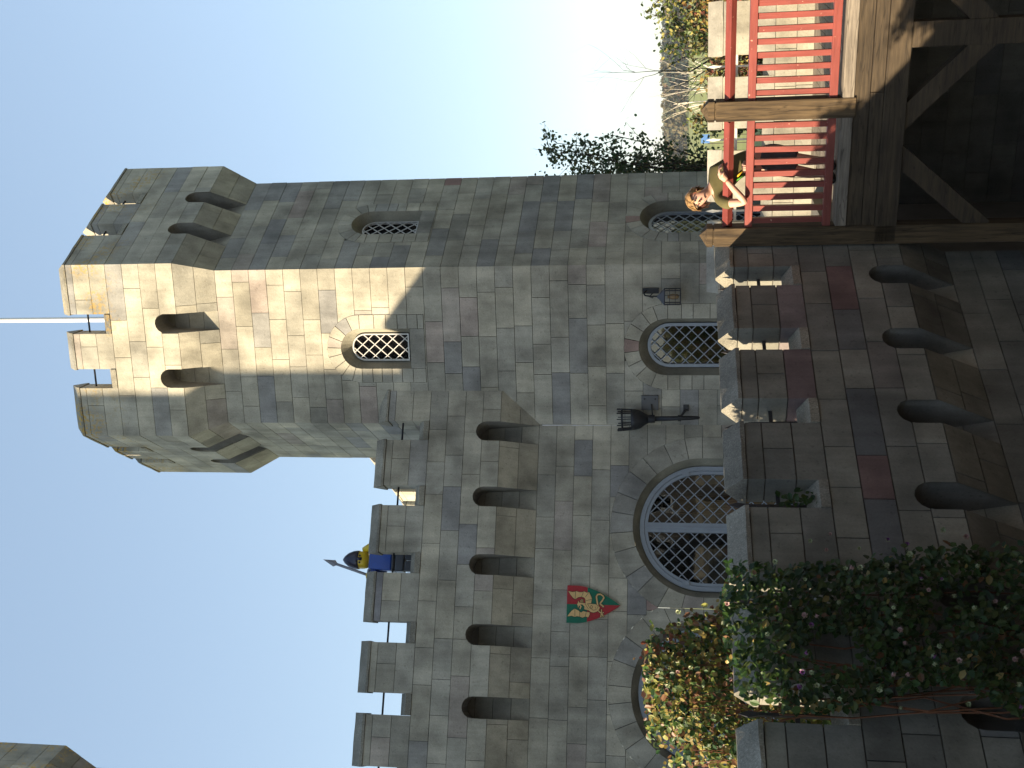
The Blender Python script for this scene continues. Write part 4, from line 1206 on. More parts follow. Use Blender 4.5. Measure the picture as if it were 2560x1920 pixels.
for s in (-1, 1):
    mb = MB(); mb.tube([sp(s * 0.135, 5.55, 0), sp(s * 0.19, 5.50, 0.02), sp(s * 0.215, 5.43, 0.06), sp(s * 0.225, 5.47 if s < 0 else 5.40, 0.12)], [0.05, 0.055, 0.05, 0.042], 10); mb.obj('arm', M['blue'], sg, True)
    hb = sp(-0.225, 5.56, 0.13) if s < 0 else sp(0.185, 5.63, 0.05)
    if s < 0:
        mb = MB(); mb.tube([sp(-0.225, 5.47, 0.12), sp(-0.225, 5.52, 0.13), sp(-0.225, 5.60, 0.13)], [0.03, 0.045, 0.04], 10)
    else:
        mb = MB(); mb.tube([sp(0.225, 5.40, 0.12), sp(0.22, 5.50, 0.09), sp(0.16, 5.62, 0.02), sp(0.13, 5.70, 0.0)], [0.03, 0.05, 0.06, 0.045], 10)
    mb.obj('hand', M['yellow'], sg, True)
s0 = sp(-0.27, 5.40, 0.13); s1 = sp(-0.02, 6.22, 0.13); sd = (s1 - s0).normalized(); L_ = (s1 - s0).length
mb = MB(); mb.tube([s0, s0 + sd * (L_ - 0.2)], 0.019, 10); spr = mb.obj('spear_shaft', M['steel'], sg, True)
mb = MB(); side = sd.cross(wn2).normalized(); bs = s0 + sd * (L_ - 0.2)
mb.add([bs - side * 0.02 + wn2 * .012, bs + side * 0.02 + wn2 * .012, bs + side * 0.02 - wn2 * .012, bs - side * 0.02 - wn2 * .012, bs + sd * 0.03 - side * 0.045, bs + sd * 0.03 + side * 0.045, bs + sd * 0.03 + wn2 * 0.018, bs + sd * 0.03 - wn2 * 0.018, s1],
       [(0, 1, 2, 3), (0, 6, 1), (0, 4, 6), (1, 6, 5), (2, 5, 7), (1, 5, 2), (3, 7, 4), (3, 4, 0), (2, 7, 3), (4, 8, 6), (6, 8, 5), (5, 8, 7), (7, 8, 4)])
mb.obj('spear_head', M['steel'], sg)

# ------------------------------------------------------------------ person leaning over the railing
pe = thing('person', 'person in an olive t-shirt leaning over the red railing and looking down', 'person', fBr.P(0.6, 0.10, -0.1))
def bp(u, d, z): return fBr.raw(u, z, d)
def skin_mesh(name, joints, edges, mat, parent, root=0, sub=2):
    me = bpy.data.meshes.new(name)
    me.from_pydata([tuple(bp(*j[:3])) for j in joints], edges, [])
    o = bpy.data.objects.new(name, me); COL.objects.link(o); attach(o, parent)
    md = o.modifiers.new('skin', 'SKIN'); md.use_smooth_shade = True
    sv = me.skin_vertices[0].data if me.skin_vertices else None
    if sv is None:
        bm_layer = me.attributes
    for i, j in enumerate(joints):
        r = j[3]; ry = j[4] if len(j) > 4 else r
        sv[i].radius = (r, ry); sv[i].use_root = (i == root)
    ss = o.modifiers.new('sub', 'SUBSURF'); ss.levels = sub; ss.render_levels = sub
    me.materials.append(mat)
    return o
J = [(.66, -.28, .78, .105), (.63, -.27, .92, .095), (.55, -.24, 1.05, .105), (.46, -.18, 1.16, .07), (.425, -.15, 1.215, .045), (.40, -.125, 1.25, .047),   # 0-5 pelvis..neck
     (.385, -.085, 1.275, .052), (.352, -.105, 1.335, .088), (.325, -.12, 1.385, .088), (.315, -.125, 1.42, .062),                                  # 6-9 head
     (.345, -.10, 1.135, .056), (.335, .03, 1.07, .046), (.365, .115, .905, .036), (.47, .105, 1.0, .034), (.565, .085, 1.082, .024),                     # 10-14 right arm
     (.555, -.285, 1.17, .056), (.63, -.31, 1.03, .046), (.66, -.27, .92, .036), (.655, -.15, .90, .028),                                           # 15-18 left arm
     (.60, -.27, .70, .082), (.575, -.19, .46, .056), (.555, -.15, .34, .054), (.545, -.13, .19, .034), (.54, -.10, .14, .032),                         # 19-23 right leg
     (.73, -.29, .70, .082), (.68, -.22, .46, .056), (.665, -.19, .34, .054), (.655, -.18, .19, .034), (.65, -.15, .14, .032),                           # 24-28
     (.418, -.012, 1.315, .012), (.437, -.02, 1.29, .02)]
E_ = [(0, 1), (1, 2), (2, 3), (3, 4), (4, 5), (5, 6), (6, 7), (7, 8), (8, 9), (3, 10), (10, 11), (11, 12), (12, 13), (13, 14), (3, 15), (15, 16), (16, 17), (17, 18),
      (0, 19), (19, 20), (20, 21), (21, 22), (22, 23), (0, 24), (24, 25), (25, 26), (26, 27), (27, 28)]
body = skin_mesh('body', J[:29], E_, M['skin'], pe)
# face, built round the direction the head looks: down, forward and to the left
hc = bp(.352, -.098, 1.325)
upv = (bp(.315, -.12, 1.42) - bp(.395, -.10, 1.262)).normalized()
look = (bn * 0.80 + BR_U * 0.15 - Z * 0.55); look = (look - upv * look.dot(upv)).normalized(); rgt = look.cross(upv).normalized()
mb = MB(); nb_ = hc + look * 0.084 - upv * 0.012
mb.add([nb_ + upv * 0.028, nb_ - upv * 0.012 + rgt * 0.014, nb_ - upv * 0.012 - rgt * 0.014, nb_ - upv * 0.010 + look * 0.022], [(0, 1, 3), (0, 3, 2), (1, 2, 3), (0, 2, 1)]); mb.obj('nose', M['skin'], pe, True)
for s in (-1, 1):
    e = hc + look * 0.080 + upv * 0.018 + rgt * 0.032 * s
    mb = MB(); mb.lathe(e, [(0.002, 0), (0.011, 0.002), (0.009, 0.006), (0.002, 0.008)], 10, look); mb.obj('eye', M['eye'], pe, True)
    mb = MB(); mb.bar(e + upv * 0.018 - rgt * 0.016, e + upv * 0.018 + rgt * 0.016, 0.006, 0.006); mb.obj('eyebrow', M['hair'], pe)
    q = hc + rgt * 0.092 * s - look * 0.005 - upv * 0.005
    mb = MB(); mb.lathe(q - rgt * s * 0.012, [(0.012, 0), (0.024, 0.006), (0.026, 0.014), (0.014, 0.02)], 10, rgt * s); mb.obj('ear', M['skin'], pe, True)
mb = MB(); mo = hc + look * 0.082 - upv * 0.052; mb.bar(mo - rgt * 0.022, mo + rgt * 0.022, 0.008, 0.007, up=look); mb.obj('mouth', plain('lips', (0.42, 0.17, 0.13), 0.5), pe)
# hair: shell round the skull with strands
mb = MB(); rh = random.Random(9); nr, ns = 12, 22
V = []; ok = []
for i in range(nr + 1):
    th = pi * 0.60 * i / nr
    for k in range(ns):
        a = 2 * pi * k / ns
        dr = upv * cos(th) + (rgt * cos(a) + look * sin(a)) * sin(th)
        fr = max(0.0, dr.dot(look))
        r = 0.112 + 0.010 * mnoise.noise(dr * 5) + rh.uniform(-0.004, 0.005)
        lift = 0.0
        V.append(hc + upv * 0.012 - look * 0.012 + dr * r)
F = []
for i in range(nr):
    for k in range(ns):
        q = (i * ns + k, i * ns + (k + 1) % ns, (i + 1) * ns + (k + 1) % ns, (i + 1) * ns + k)
        cpt = sum((V[x] for x in q), Vector()) / 4 - hc
        if cpt.dot(look) > 0.045 and cpt.dot(upv) < 0.045: continue
        F.append(q[::-1])
mb.add(V, F)
for k in range(90):
    th = rh.uniform(0.1, 0.62) * pi; a = rh.uniform(0, 2 * pi)
    dr = upv * cos(th) + (rgt * cos(a) + look * sin(a)) * sin(th)
    c0 = hc + upv * 0.012 - look * 0.012 + dr * 0.114
    if (c0 - hc).dot(look) > 0.06 and (c0 - hc).dot(upv) < 0.055: continue
    tdir = (-upv + dr * 0.3 + rgt * rh.uniform(-.6, .6) + look * rh.uniform(-.2, .5)); tdir = (tdir - dr * tdir.dot(dr) * 0.8).normalized()
    sdv = tdir.cross(dr).normalized() * 0.010
    mb.add([c0 - sdv, c0 + sdv, c0 + tdir * 0.035 + sdv * .7 + dr * 0.006, c0 + tdir * 0.06 + dr * 0.002, c0 + tdir * 0.035 - sdv * .7 + dr * 0.006], [(0, 1, 2, 4), (4, 2, 3)])
mb.obj('hair', M['hair'], pe, True)
# shirt: torso and sleeves
shirt_j = [(.665, -.28, .76, .128), (.635, -.27, .92, .118), (.56, -.24, 1.05, .130), (.475, -.19, 1.150, .098), (.435, -.16, 1.198, .058),
           (.35, -.105, 1.132, .072), (.333, .012, 1.082, .064), (.340, .062, 1.02, .060), (.56, -.29, 1.165, .072), (.615, -.31, 1.07, .066), (.64, -.30, 1.0, .062)]
sho = skin_mesh('shirt', shirt_j, [(0, 1), (1, 2), (2, 3), (3, 4), (3, 5), (5, 6), (6, 7), (3, 8), (8, 9), (9, 10)], M['shirt'], pe)
for nm, mat, pts, w in (('shirt_print', 'print_y', [(.545, -.118, .975), (.57, -.128, .95), (.595, -.140, .92)], .02), ('shirt_print', 'print_g', [(.505, -.110, .985), (.53, -.120, .95), (.555, -.132, .915)], .022)):
    mb = MB(); mb.tube([bp(*p) for p in pts], [w * .4, w * .5, w * .25], 6); mb.obj(nm, M[mat], sho, True)
skin_mesh('shorts', [(.665, -.28, .80, .130), (.665, -.28, .72, .130), (.598, -.26, .62, .098), (.578, -.20, .47, .082), (.572, -.185, .42, .080), (.73, -.285, .62, .098), (.688, -.225, .47, .082), (.682, -.215, .42, .080)],
          [(0, 1), (1, 2), (2, 3), (3, 4), (1, 5), (5, 6), (6, 7)], M['shorts'], pe, 1)
for (u, d) in ((.54, -.10), (.65, -.15)):
    o = skin_mesh('shoe', [(u, d - .05, .135, .042, .038), (u - .005, d + .01, .130, .044, .032), (u - .02, d + .075, .122, .04, .024), (u - .028, d + .115, .118, .03, .018)], [(0, 1), (1, 2), (2, 3)], M['shoe'], pe)
    mb = MB(); mb.bar(bp(u - .045, d + .02, .135), bp(u - .06, d + .09, .125), 0.006, 0.02); mb.obj('shoe_panel', M['sole'], pe)
# right hand laid on the rail, fingers curled round it
pal = [bp(.565, .085, 1.082), bp(.60, .07, 1.118), bp(.632, .055, 1.135)]
mb = MB(); mb.tube(pal, [0.026, 0.036, 0.034], 10); hnd = mb.obj('hand', M['skin'], pe, True)
for k, ln in enumerate((0.066, 0.076, 0.072, 0.058)):
    base = bp(.632 + 0.006 * k, .082 - 0.018 * k, 1.146 - 0.002 * k)
    mb = MB(); e1 = BR_U * 0.7 + Z * 0.05 - bn * 0.5; e1.normalize(); e2 = BR_U * 0.55 - Z * 0.65 - bn * 0.45; e2.normalize()
    mb.tube([base - e1 * 0.02, base + e1 * ln * 0.5, base + e1 * ln * 0.5 + e2 * ln * 0.35, base + e1 * ln * 0.45 + e2 * ln * 0.65], [0.010, 0.0095, 0.009, 0.006], 8); mb.obj('finger', M['skin'], hnd, True)
mb = MB(); tb = bp(.60, .095, 1.125); mb.tube([tb, tb + BR_U * 0.02 + bn * 0.02 - Z * 0.005, tb + BR_U * 0.05 + bn * 0.012 - Z * 0.02], [0.013, 0.011, 0.007], 8); mb.obj('thumb', M['skin'], hnd, True)
pal = [bp(.655, -.15, .90), bp(.65, -.11, .905), bp(.648, -.07, .912)]
mb = MB(); mb.tube(pal, [0.024, 0.034, 0.030], 10); hnd = mb.obj('hand', M['skin'], pe, True)
for k, ln in enumerate((0.064, 0.074, 0.07, 0.056)):
    base = bp(.628 + 0.014 * k, -.062, .918)
    mb = MB(); mb.tube([base, base + bn * ln * 0.5 + Z * 0.004, base + bn * ln * 0.85 - Z * 0.014], [0.010, 0.009, 0.006], 8); mb.obj('finger', M['skin'], hnd, True)
mb = MB(); tb = bp(.62, -.10, .912); mb.tube([tb, tb - BR_U * 0.02 + bn * 0.03, tb - BR_U * 0.015 + bn * 0.055], [0.012, 0.010, 0.007], 8); mb.obj('thumb', M['skin'], hnd, True)

# ------------------------------------------------------------------ plants
def leaf(mb, c, nrm_, size, rng, col, elong=1.35, fold=0.18):
    nrm_ = nrm_.normalized(); a = nrm_.orthogonal().normalized(); b = nrm_.cross(a)
    r = rng.uniform(0, 2 * pi); x = a * cos(r) + b * sin(r); y = nrm_.cross(x)
    l = size * elong / 2; w = size / 2
    mb.add([c - x * l, c - x * l * .35 + y * w * .9 + nrm_ * w * fold, c + x * l * .4 + y * w * .75 + nrm_ * w * fold, c + x * l, c + x * l * .4 - y * w * .75 + nrm_ * w * fold, c - x * l * .35 - y * w * .9 + nrm_ * w * fold],
           [(0, 3, 2, 1), (0, 5, 4, 3)], col)
def inside(p, poly):
    r = False; j = len(poly) - 1
    for i in range(len(poly)):
        if (poly[i][1] > p[1]) != (poly[j][1] > p[1]) and p[0] < (poly[j][0] - poly[i][0]) * (p[1] - poly[i][1]) / (poly[j][1] - poly[i][1]) + poly[i][0]: r = not r
        j = i
    return r
FGP = Face(fgA, gud, gn)          # face plane of the lower wall's parapet
rngL = random.Random(99)
front_poly = [(-4.02, 1.21), (-4.10, 1.0), (-4.08, 0.87), (-3.98, 0.68), (-3.93, 0.4), (-3.89, 0.18), (-3.86, -0.12), (-3.78, -0.31), (-3.88, -0.85), (-4.0, -1.6), (-4.2, -2.5), (-5.6, -2.5), (-5.3, -1.2), (-5.07, -0.49), (-4.9, -0.12), (-4.91, 0.1), (-5.0, 0.33), (-5.05, 0.47), (-5.08, 0.66), (-5.07, 0.88), (-5.06, 1.15), (-4.6, 1.25)]
hole_c, hole_r = (-4.68, 0.58), (0.13, 0.17)
dome_poly = [(-4.42, 1.78), (-4.16, 1.72), (-4.11, 1.54), (-4.02, 1.28), (-3.80, 1.19), (-3.70, 0.95), (-4.0, 0.3), (-5.2, 0.3), (-5.10, 1.15), (-4.97, 1.36), (-4.78, 1.60), (-4.60, 1.73)]
GREENS = [(0.030, 0.075, 0.018), (0.045, 0.095, 0.022), (0.06, 0.11, 0.03), (0.035, 0.07, 0.03), (0.09, 0.12, 0.035)]
WARM = [(0.27, 0.20, 0.055), (0.36, 0.28, 0.10), (0.20, 0.10, 0.045), (0.28, 0.27, 0.07), (0.13, 0.06, 0.035)]
vine = thing('climbing_plant', 'leafy climber with pale and purple bell flowers covering the shaded lower wall', 'plant', FGP.P(-4.5, -2.6, 0.2))
lm = MB(); n = 0; fl_pts = []
while n < 9500:
    u = rngL.uniform(-5.6, -3.75); z = rngL.uniform(-2.5, 1.28)
    if not inside((u, z), front_poly): continue
    if ((u - hole_c[0]) / hole_r[0]) ** 2 + ((z - hole_c[1]) / hole_r[1]) ** 2 < rngL.uniform(0.7, 1.3): continue
    dn = mnoise.noise(Vector((u * 3.2, z * 3.2, 1.0)))
    if dn < -0.28 and rngL.random() < 0.6: continue
    top = 0.14 + 0.16 * (dn + 0.5) + (0.1 if z > 0.9 else 0)
    d = top * rngL.uniform(0.25, 1.0) ** 0.6 + 0.02
    nv = gn * 0.8 + Z * 0.45 + Vector((rngL.gauss(0, .55), rngL.gauss(0, .55), rngL.gauss(0, .5)))
    c = rngL.choice(GREENS) if rngL.random() < 0.965 else rngL.choice(WARM[:3]); k = rngL.uniform(0.6, 1.2)
    leaf(lm, FGP.P(u, z, d), nv, rngL.uniform(0.026, 0.052), rngL, (c[0] * k, c[1] * k, c[2] * k)); n += 1
    if rngL.random() < 0.013 and len(fl_pts) < 110: fl_pts.append((FGP.P(u, z, top + 0.05), nv))
for k in range(70):      # stray sprays at the edge and a tuft growing through an embrasure
    u, z = (-3.20 + rngL.gauss(0, .05), 0.62 + rngL.gauss(0, .09))
    leaf(lm, FGP.P(u, z, -0.12 + rngL.uniform(-.08, .1)), gn + Vector((rngL.gauss(0, .6), rngL.gauss(0, .6), rngL.gauss(0, .6))), rngL.uniform(.03, .05), rngL, rngL.choice(GREENS))
lm.obj('leaves', M['leaf'], vine, kind='stuff')
for (u, z) in ((-3.72, 0.62), (-3.66, 0.48), (-3.78, 0.30), (-3.70, 0.10), (-3.74, -0.02), (-3.60, -0.28), (-3.66, -0.42), (-3.80, 0.52), (-5.0, 0.2), (-4.95, -0.2)):
    fl_pts.append((FGP.P(u, z, 0.10), gn + Vector((rngL.gauss(0, .3), rngL.gauss(0, .3), 0))))
def flower_mesh(name, cup, bell):
    mb = MB(); seg = 10
    prof = [(0.004, -0.012), (0.012, -0.006), (0.015, 0.006), (0.016, 0.018), (0.021, 0.028), (0.026, 0.031)]
    for i, (r, h) in enumerate(prof):
        for k in range(seg):
            rr = r * (1 + (0.18 if i == len(prof) - 1 and k % 2 else 0)); a = 2 * pi * k / seg
            mb.v.append(Vector((rr * cos(a), rr * sin(a), h))); mb.t.append(bell if i > 1 else cup)
    for i in range(len(prof) - 1):
        for k in range(seg): mb.f.append((i * seg + k, i * seg + (k + 1) % seg, (i + 1) * seg + (k + 1) % seg, (i + 1) * seg + k))
    for k in range(5):       # pale calyx leaves
        a = 2 * pi * k / 5; ca, sa = cos(a), sin(a); pa, pb = -sa, ca
        mb.add([(0.008 * ca, 0.008 * sa, -0.008), (0.026 * ca + .014 * pa, 0.026 * sa + .014 * pb, 0.0), (0.040 * ca, 0.040 * sa, 0.006), (0.026 * ca - .014 * pa, 0.026 * sa - .014 * pb, 0.0)], [(0, 1, 2, 3)], cup)
    me = bpy.data.meshes.new(name); me.from_pydata([tuple(v) for v in mb.v], [], mb.f)
    a = me.color_attributes.new('tint', 'FLOAT_COLOR', 'POINT'); buf = []
    for c in mb.t: buf += [*c, 1.0]
    a.data.foreach_set('color', buf); me.materials.append(M['petal'])
    return me
FM = [flower_mesh('flower', (0.30, 0.38, 0.18), (0.38, 0.41, 0.24)), flower_mesh('flower', (0.26, 0.32, 0.18), (0.17, 0.05, 0.18)), flower_mesh('flower', (0.34, 0.24, 0.18), (0.42, 0.25, 0.24))]
def put_flower(pt, nv, parent):
    o = bpy.data.objects.new('flower', FM[0 if rngL.random() < .5 else rngL.choice((1, 2, 2))]); COL.objects.link(o); attach(o, parent)
    o.location = pt; o.rotation_euler = nv.to_track_quat('Z', 'Y').to_euler(); s = rngL.uniform(0.38, 0.62); o.scale = (s, s, s)
for pt, nv in fl_pts: put_flower(pt, nv, vine)
sm = MB()
for k in range(16):
    u = rngL.uniform(-5.0, -4.0); pts = []
    for j in range(9): pts.append(FGP.P(u + rngL.gauss(0, .06), -2.6 + j * 0.44, 0.05 + rngL.uniform(0, .06)))
    sm.tube(pts, 0.006, 5)
sm.obj('stems', M['stem'], vine, kind='stuff')

vine2 = thing('climbing_plant', 'golden sunlit climber heaped in front of the arched window above the lower wall', 'plant', FGP.P(-4.5, -0.02, -0.6))
lm = MB(); n = 0; fl2 = []
while n < 10000:
    u = rngL.uniform(-5.25, -3.65); z = rngL.uniform(0.3, 1.8)
    if not inside((u, z), dome_poly): continue
    dn = mnoise.noise(Vector((u * 3.5, z * 3.5, 5.0)))
    if dn < -0.25 and rngL.random() < 0.7: continue
    d = -0.46 + 0.30 * (u + 4.5) + 0.10 * dn - 0.75 * rngL.random() ** 1.6 + rngL.gauss(0, 0.03)
    nv = gn * 0.35 - gud * 0.8 + Z * 0.35 + Vector((rngL.gauss(0, .6), rngL.gauss(0, .6), rngL.gauss(0, .55)))
    c = rngL.choice(GREENS + [(0.14, 0.17, 0.035), (0.20, 0.20, 0.045)]) if rngL.random() < 0.62 else rngL.choice(WARM); k = rngL.uniform(0.8, 1.4)  # brighter yellow leaves put the sun's gold into the leaf colour
    leaf(lm, FGP.P(u, z, d), nv, rngL.uniform(0.024, 0.048), rngL, (c[0] * k, c[1] * k, c[2] * k)); n += 1
    if rngL.random() < 0.008: fl2.append((FGP.P(u, z, d + 0.1), nv))
for k in range(60):
    t = rngL.random(); u = -4.36 + t * 0.34 + rngL.gauss(0, .02); z = 1.74 - t * 0.42 + rngL.gauss(0, .05)
    leaf(lm, FGP.P(u, z, -0.46 + 0.30 * (u + 4.5)), gn + Vector((rngL.gauss(0, .7), rngL.gauss(0, .7), .4)), rngL.uniform(.018, .035), rngL, rngL.choice([(0.25, 0.07, 0.03), (0.22, 0.05, 0.04), (0.2, 0.12, 0.04)]))
lm.obj('leaves', M['leaf'], vine2, kind='stuff')
for pt, nv in fl2: put_flower(pt, nv, vine2)
sm = MB()
for k in range(22):
    u = rngL.uniform(-4.9, -3.9); a = rngL.uniform(-.5, .5); pts = []
    for j in range(7): pts.append(FGP.P(u + a * j * 0.06 + rngL.gauss(0, .02), 0.0 + j * 0.24, -0.5 + 0.30 * (u + 4.5) + rngL.uniform(-.05, .05)))
    sm.tube(pts, [0.007, 0.006, 0.005, 0.005, 0.004, 0.003, 0.002], 5)
sm.obj('stems', M['stem'], vine2, kind='stuff')

def branch(mb, p, d, length, r, rng, depth, tips, up=0.25, spread=0.6, nch=3, seg=5, wig=.13):
    pts = [p.copy()]; rad = [r]; q = p.copy(); dd = d.normalized()
    for k in range(seg):
        dd = (dd + Vector((rng.gauss(0, wig), rng.gauss(0, wig), rng.gauss(0, wig * .6) + up * 0.12))).normalized(); q = q + dd * length / seg
        pts.append(q.copy()); rad.append(r * (1 - 0.65 * (k + 1) / seg))
    mb.tube(pts, rad, 6 if depth > 1 else 4, True)
    tips.append(pts)
    if depth > 0:
        for k in range(nch):
            i = rng.randint(2, seg); nd = (dd + Vector((rng.gauss(0, spread), rng.gauss(0, spread), rng.gauss(0.1, spread * .6)))).normalized()
            branch(mb, pts[i], nd, length * rng.uniform(.5, .72), rad[i] * 0.75, rng, depth - 1, tips, up, spread, nch, seg, wig)
def tree(name, label, base, d, length, r, seed, depth, leafn, leafs, cols, bark, up=.25, spread=.6, nch=3, lmat='leaf2', group=None, stems=1, cat='tree', leafspread=.08, wig=.13):
    rg = random.Random(seed); t = thing(name, label, cat, base, group); mb = MB(); tips = []
    for k in range(stems):
        dv = Vector(d) + (Vector((rg.gauss(0, .35), rg.gauss(0, .35), 0)) if stems > 1 else Vector())
        branch(mb, Vector(base), dv, length * rg.uniform(.8, 1.1), r, rg, depth, tips, up, spread, nch, wig=wig)
    mb.obj('trunk', M[bark], t, True)
    if leafn:
        lb = MB()
        for k in range(leafn):
            ps = rg.choice(tips[1:] if len(tips) > 3 else tips); q = rg.choice(ps[1:]) + Vector((rg.gauss(0, leafspread), rg.gauss(0, leafspread), rg.gauss(0, leafspread)))
            c = rg.choice(cols); s = rg.uniform(.7, 1.3)
            leaf(lb, q, Vector((rg.gauss(0, 1), rg.gauss(0, 1) - .3, rg.gauss(.3, 1))), leafs * rg.uniform(.7, 1.3), rg, (c[0] * s, c[1] * s, c[2] * s))
        lb.obj('crown', M[lmat], t, kind='stuff')
    return t
DG = [(0.035, 0.085, 0.03), (0.05, 0.11, 0.04), (0.08, 0.13, 0.045), (0.16, 0.15, 0.05)]
# planted bank behind the walkway, falling to the meadow
bk = MB(); nb2 = 14
V = []
for i in range(nb2 + 1):
    x = 0.5 + 24 * i / nb2
    for y, z in ((13.5 - 0.235 * (x - 2.4), -0.32), (22, -0.45), (34, -0.7), (60, -2.59)):
        V.append((x * (1 if y < 20 else y / 22), y, z + (0.06 * mnoise.noise(Vector((x, y, 0))) if y < 50 else 0)))
bk.add(V, [(i * 4 + k, (i + 1) * 4 + k, (i + 1) * 4 + k + 1, i * 4 + k + 1) for i in range(nb2) for k in range(3)])
bko = bk.obj('planted_bank', M['grass']); bko['kind'] = 'structure'
def leafy(name, label, cat, base, top, width, seed, nl, ls, cols, stems=7, low=0.25, bark='bark', lean=0.0, power=0.7):
    """upright shrub: stems with short side twigs and leaves strung along them"""
    rg = random.Random(seed); t = thing(name, label, cat, base); sm_ = MB(); lb = MB(); base = Vector(base); H = top - base.z
    pts_all = []
    for s in range(stems):
        a = 2 * pi * s / stems + rg.uniform(-.4, .4); w = width * rg.uniform(.25, 1.0); h = H * rg.uniform(.72, 1.0)
        pts = []
        for k in range(9):
            t_ = k / 8
            pts.append(base + Vector((cos(a) * w * t_ ** power * 0.8 + lean * t_ + rg.gauss(0, .015 * H * t_), sin(a) * w * t_ ** power * 0.8 + rg.gauss(0, .015 * H * t_), h * t_)))
        sm_.tube(pts, [0.006 * H / 2 * (1 - .8 * k / 8) + .003 for k in range(9)], 5)
        for k in range(2, 9):
            for m in range(3):
                ln = width * rg.uniform(.25, .7) * (1 - .35 * k / 8); dv = Vector((rg.gauss(0, 1), rg.gauss(0, 1), rg.gauss(.6, .6))).normalized()
                e = pts[k] + dv * ln + Z * 0.1 * ln
                if pts[k].z < base.z + low * H: continue
                sm_.tube([pts[k], (pts[k] + e) / 2 + Vector((rg.gauss(0, .02), 0, .02)), e], [0.006, .004, .002], 4, False)
                pts_all.append((pts[k], e))
        for k in range(6, 8): pts_all.append((pts[k], pts[k + 1]))
    for k in range(nl):
        a, e = rg.choice(pts_all); t_ = rg.random() ** .7
        q = a.lerp(e, t_) + Vector((rg.gauss(0, 1.3), rg.gauss(0, 1.3), rg.gauss(0, 1.3))) * ls
        c = rg.choice(cols); s = rg.uniform(.7, 1.3)
        leaf(lb, q, Vector((rg.gauss(0, 1), rg.gauss(-.3, 1), rg.gauss(.3, 1))), ls * rg.uniform(.7, 1.25), rg, (c[0] * s, c[1] * s, c[2] * s))
    sm_.obj('stems', M[bark], t, True, kind='stuff'); lb.obj('crown', M['leaf2'], t, kind='stuff')
    return t
leafy('small_tree', 'dark green leafy tree rising against the right edge of the hexagonal tower', 'tree', (3.0, 17.4, -0.35), 3.75, 0.95, 14, 4200, 0.048, DG + [(0.07, 0.10, 0.035)], 17, 0.26, lean=0.15)
leafy('small_tree', 'low dark green bush between the leafy tree and the birch', 'tree', (3.25, 17.6, -0.35), 2.45, 0.75, 15, 2600, 0.046, DG + [(0.16, 0.13, 0.04)], 9, 0.2)
tree('birch_tree', 'bare white-stemmed birch beyond the parapet', (10.25, 40.5, -1.2), (0.0, 0, 1), 2.3, 0.06, 23, 2, 0, 0, None, 'birch', .7, .30, 3, stems=3, wig=.05)
tree('bare_tree', 'leafless dark branching tree beyond the end of the parapet', (6.95, 22.0, -0.5), (-.05, 0, 1), 1.9, 0.04, 29, 3, 0, 0, None, 'bark', .15, .65, 3, stems=2, wig=.14)
AUT = [(0.24, 0.12, 0.05), (0.32, 0.20, 0.06), (0.16, 0.18, 0.05), (0.40, 0.29, 0.09), (0.20, 0.07, 0.05)]
GRN = [(0.12, 0.16, 0.045), (0.20, 0.23, 0.06), (0.34, 0.33, 0.09), (0.07, 0.10, 0.03)]
bl = [('russet shrub with red-brown leaves behind the widest merlon of the far parapet', (4.80, 14.3), 1.42, AUT, 1500, .7), ('green-yellow shrub at the end of the far parapet', (5.10, 14.85), 1.78, GRN, 1900, .8), ('dark green shrub behind the russet one', (4.62, 14.9), 1.74, [(0.05, 0.08, 0.03), (0.09, 0.13, 0.04), (0.3, 0.27, 0.08)], 1500, .6),
      ('sparse pale-leaved shrub in front of the meadow', (4.30, 14.7), 1.36, [(0.32, 0.31, 0.16), (0.16, 0.16, 0.06)], 330, .4),
      ('brown bramble bush behind the gap with the pale iron spear', (3.95, 14.3), 1.22, AUT, 1300, .5), ('tufted olive bush near the white birch', (3.45, 14.6), 1.30, GRN, 900, .45), ('golden shrub at the foot of the birch', (3.72, 15.0), 1.24, [(0.28, 0.20, 0.06), (0.2, 0.14, 0.05)], 700, .6)]
for i, (lb_, (x, y), top, cs, nl, wd_) in enumerate(bl):
    leafy('shrub', lb_, 'shrub', (x, y, -0.36), top, wd_ * 0.7, 50 + i, nl, 0.044, cs, 9, 0.1)

# meadow, wood and ridge far away
rf = random.Random(70)
def tuft(mb, c, r, h, n, col, rng):
    for k in range(n):
        a = rng.uniform(0, 2 * pi); zz = rng.uniform(0.05, 1.0); rr = r * sqrt(max(0.02, 1 - (zz * 1.0) ** 2)) * rng.uniform(.3, 1)
        p = c + Vector((cos(a) * rr, sin(a) * rr, h * zz)); s = rng.uniform(.12, .26) * r
        nv = Vector((rng.gauss(0, 1), rng.gauss(-.4, 1), rng.gauss(.4, 1))).normalized(); x = nv.orthogonal().normalized(); y = nv.cross(x); f = rng.uniform(.65, 1.3)
        mb.add([p - x * s, p + y * s * .8, p + x * s, p - y * s * .8], [(0, 1, 2, 3)], (col[0] * f, col[1] * f, col[2] * f))
wood = MB()
FC = [(0.075, 0.075, 0.04), (0.11, 0.09, 0.045), (0.12, 0.075, 0.045), (0.07, 0.075, 0.04), (0.13, 0.11, 0.05)]
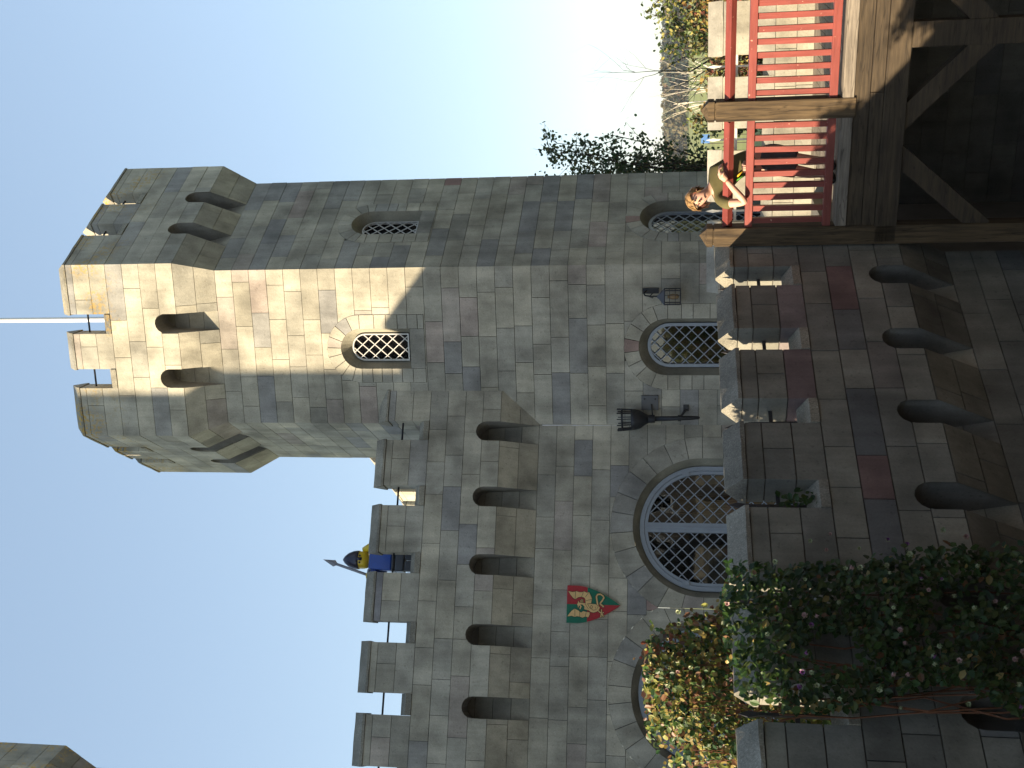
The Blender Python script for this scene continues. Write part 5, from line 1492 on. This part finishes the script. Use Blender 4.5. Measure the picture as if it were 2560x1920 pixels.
for k in range(420):
    y = rf.uniform(300, 420); x = y * rf.uniform(0.10, 0.46)
    con = rf.random() < 0.28 and 0.26 < x / y
    h = (y - 300) * 0.012 + rf.uniform(4.8, 6.6) + 1.3 * math.exp(-((x / y - 0.285) / 0.05) ** 2); c = rf.choice(FC)
    if con: c = (0.018, 0.032, 0.022); h *= 1.0
    if 0.285 < x / y < 0.325 and y < 360 and rf.random() < .75: c = (0.022, 0.036, 0.03); h *= .86
    tuft(wood, Vector((x, y, -2.6)), rf.uniform(2.2, 3.6), h, 60, c, rf)
wd = wood.obj('far_wood', M['forest']); tag(wd, 'brown autumn wood with dark conifers along the far edge of the meadow', 'wood', kind='stuff')
hm = MB(); nx = 40
V = []
for i in range(nx + 1):
    a = radians(-30 + 75 * i / nx)
    for r_, z in ((424, -2.7), (428, 2.6 + 0.8 * mnoise.noise(Vector((i * .9, 3, 0)))), (600, 3.2 + 1.2 * mnoise.noise(Vector((i * .4, 0, 0)))), (900, 2.5)):
        V.append((sin(a) * r_, cos(a) * r_, z))
hm.add(V, [(i * 4 + k, i * 4 + k + 1, (i + 1) * 4 + k + 1, (i + 1) * 4 + k) for i in range(nx) for k in range(3)])
hl = hm.obj('hills', M['forest'], tint=(0.06, 0.06, 0.03)); hl['kind'] = 'structure'
bd = thing('notice_board', 'small blue board standing far off on the meadow', 'board', (11.9, 55.0, -2.6))
mb = MB(); mb.box((11.75, 55, -0.2), Vector((0.42, 0, 0)), Vector((0, .05, 0)), Z * 0.42); mb.obj('panel', M['signblue'], bd)
for x in (11.72, 12.12):
    mb = MB(); mb.box((x, 55.06, -2.6), Vector((.03, 0, 0)), Vector((0, .03, 0)), Z * 2.5); mb.obj('leg', M['bark'], bd)

# ------------------------------------------------------------------ autumn haze
hz = MB(); hz.box((-60, -40, -3.7), Vector((340, 0, 0)), Vector((0, 980, 0)), Z * 22.0)
hm_ = bpy.data.materials.new('thin_haze'); hm_.use_nodes = True
for n_ in list(hm_.node_tree.nodes):
    if n_.type != 'OUTPUT_MATERIAL': hm_.node_tree.nodes.remove(n_)
pv = hm_.node_tree.nodes.new('ShaderNodeVolumePrincipled'); pv.inputs['Color'].default_value = (0.80, 0.87, 0.97, 1); pv.inputs['Density'].default_value = 0.0003; pv.inputs['Anisotropy'].default_value = 0.0
hm_.node_tree.links.new(pv.outputs[0], [n_ for n_ in hm_.node_tree.nodes if n_.type == 'OUTPUT_MATERIAL'][0].inputs['Volume'])
hzo = hz.obj('haze', hm_); hzo['kind'] = 'stuff'
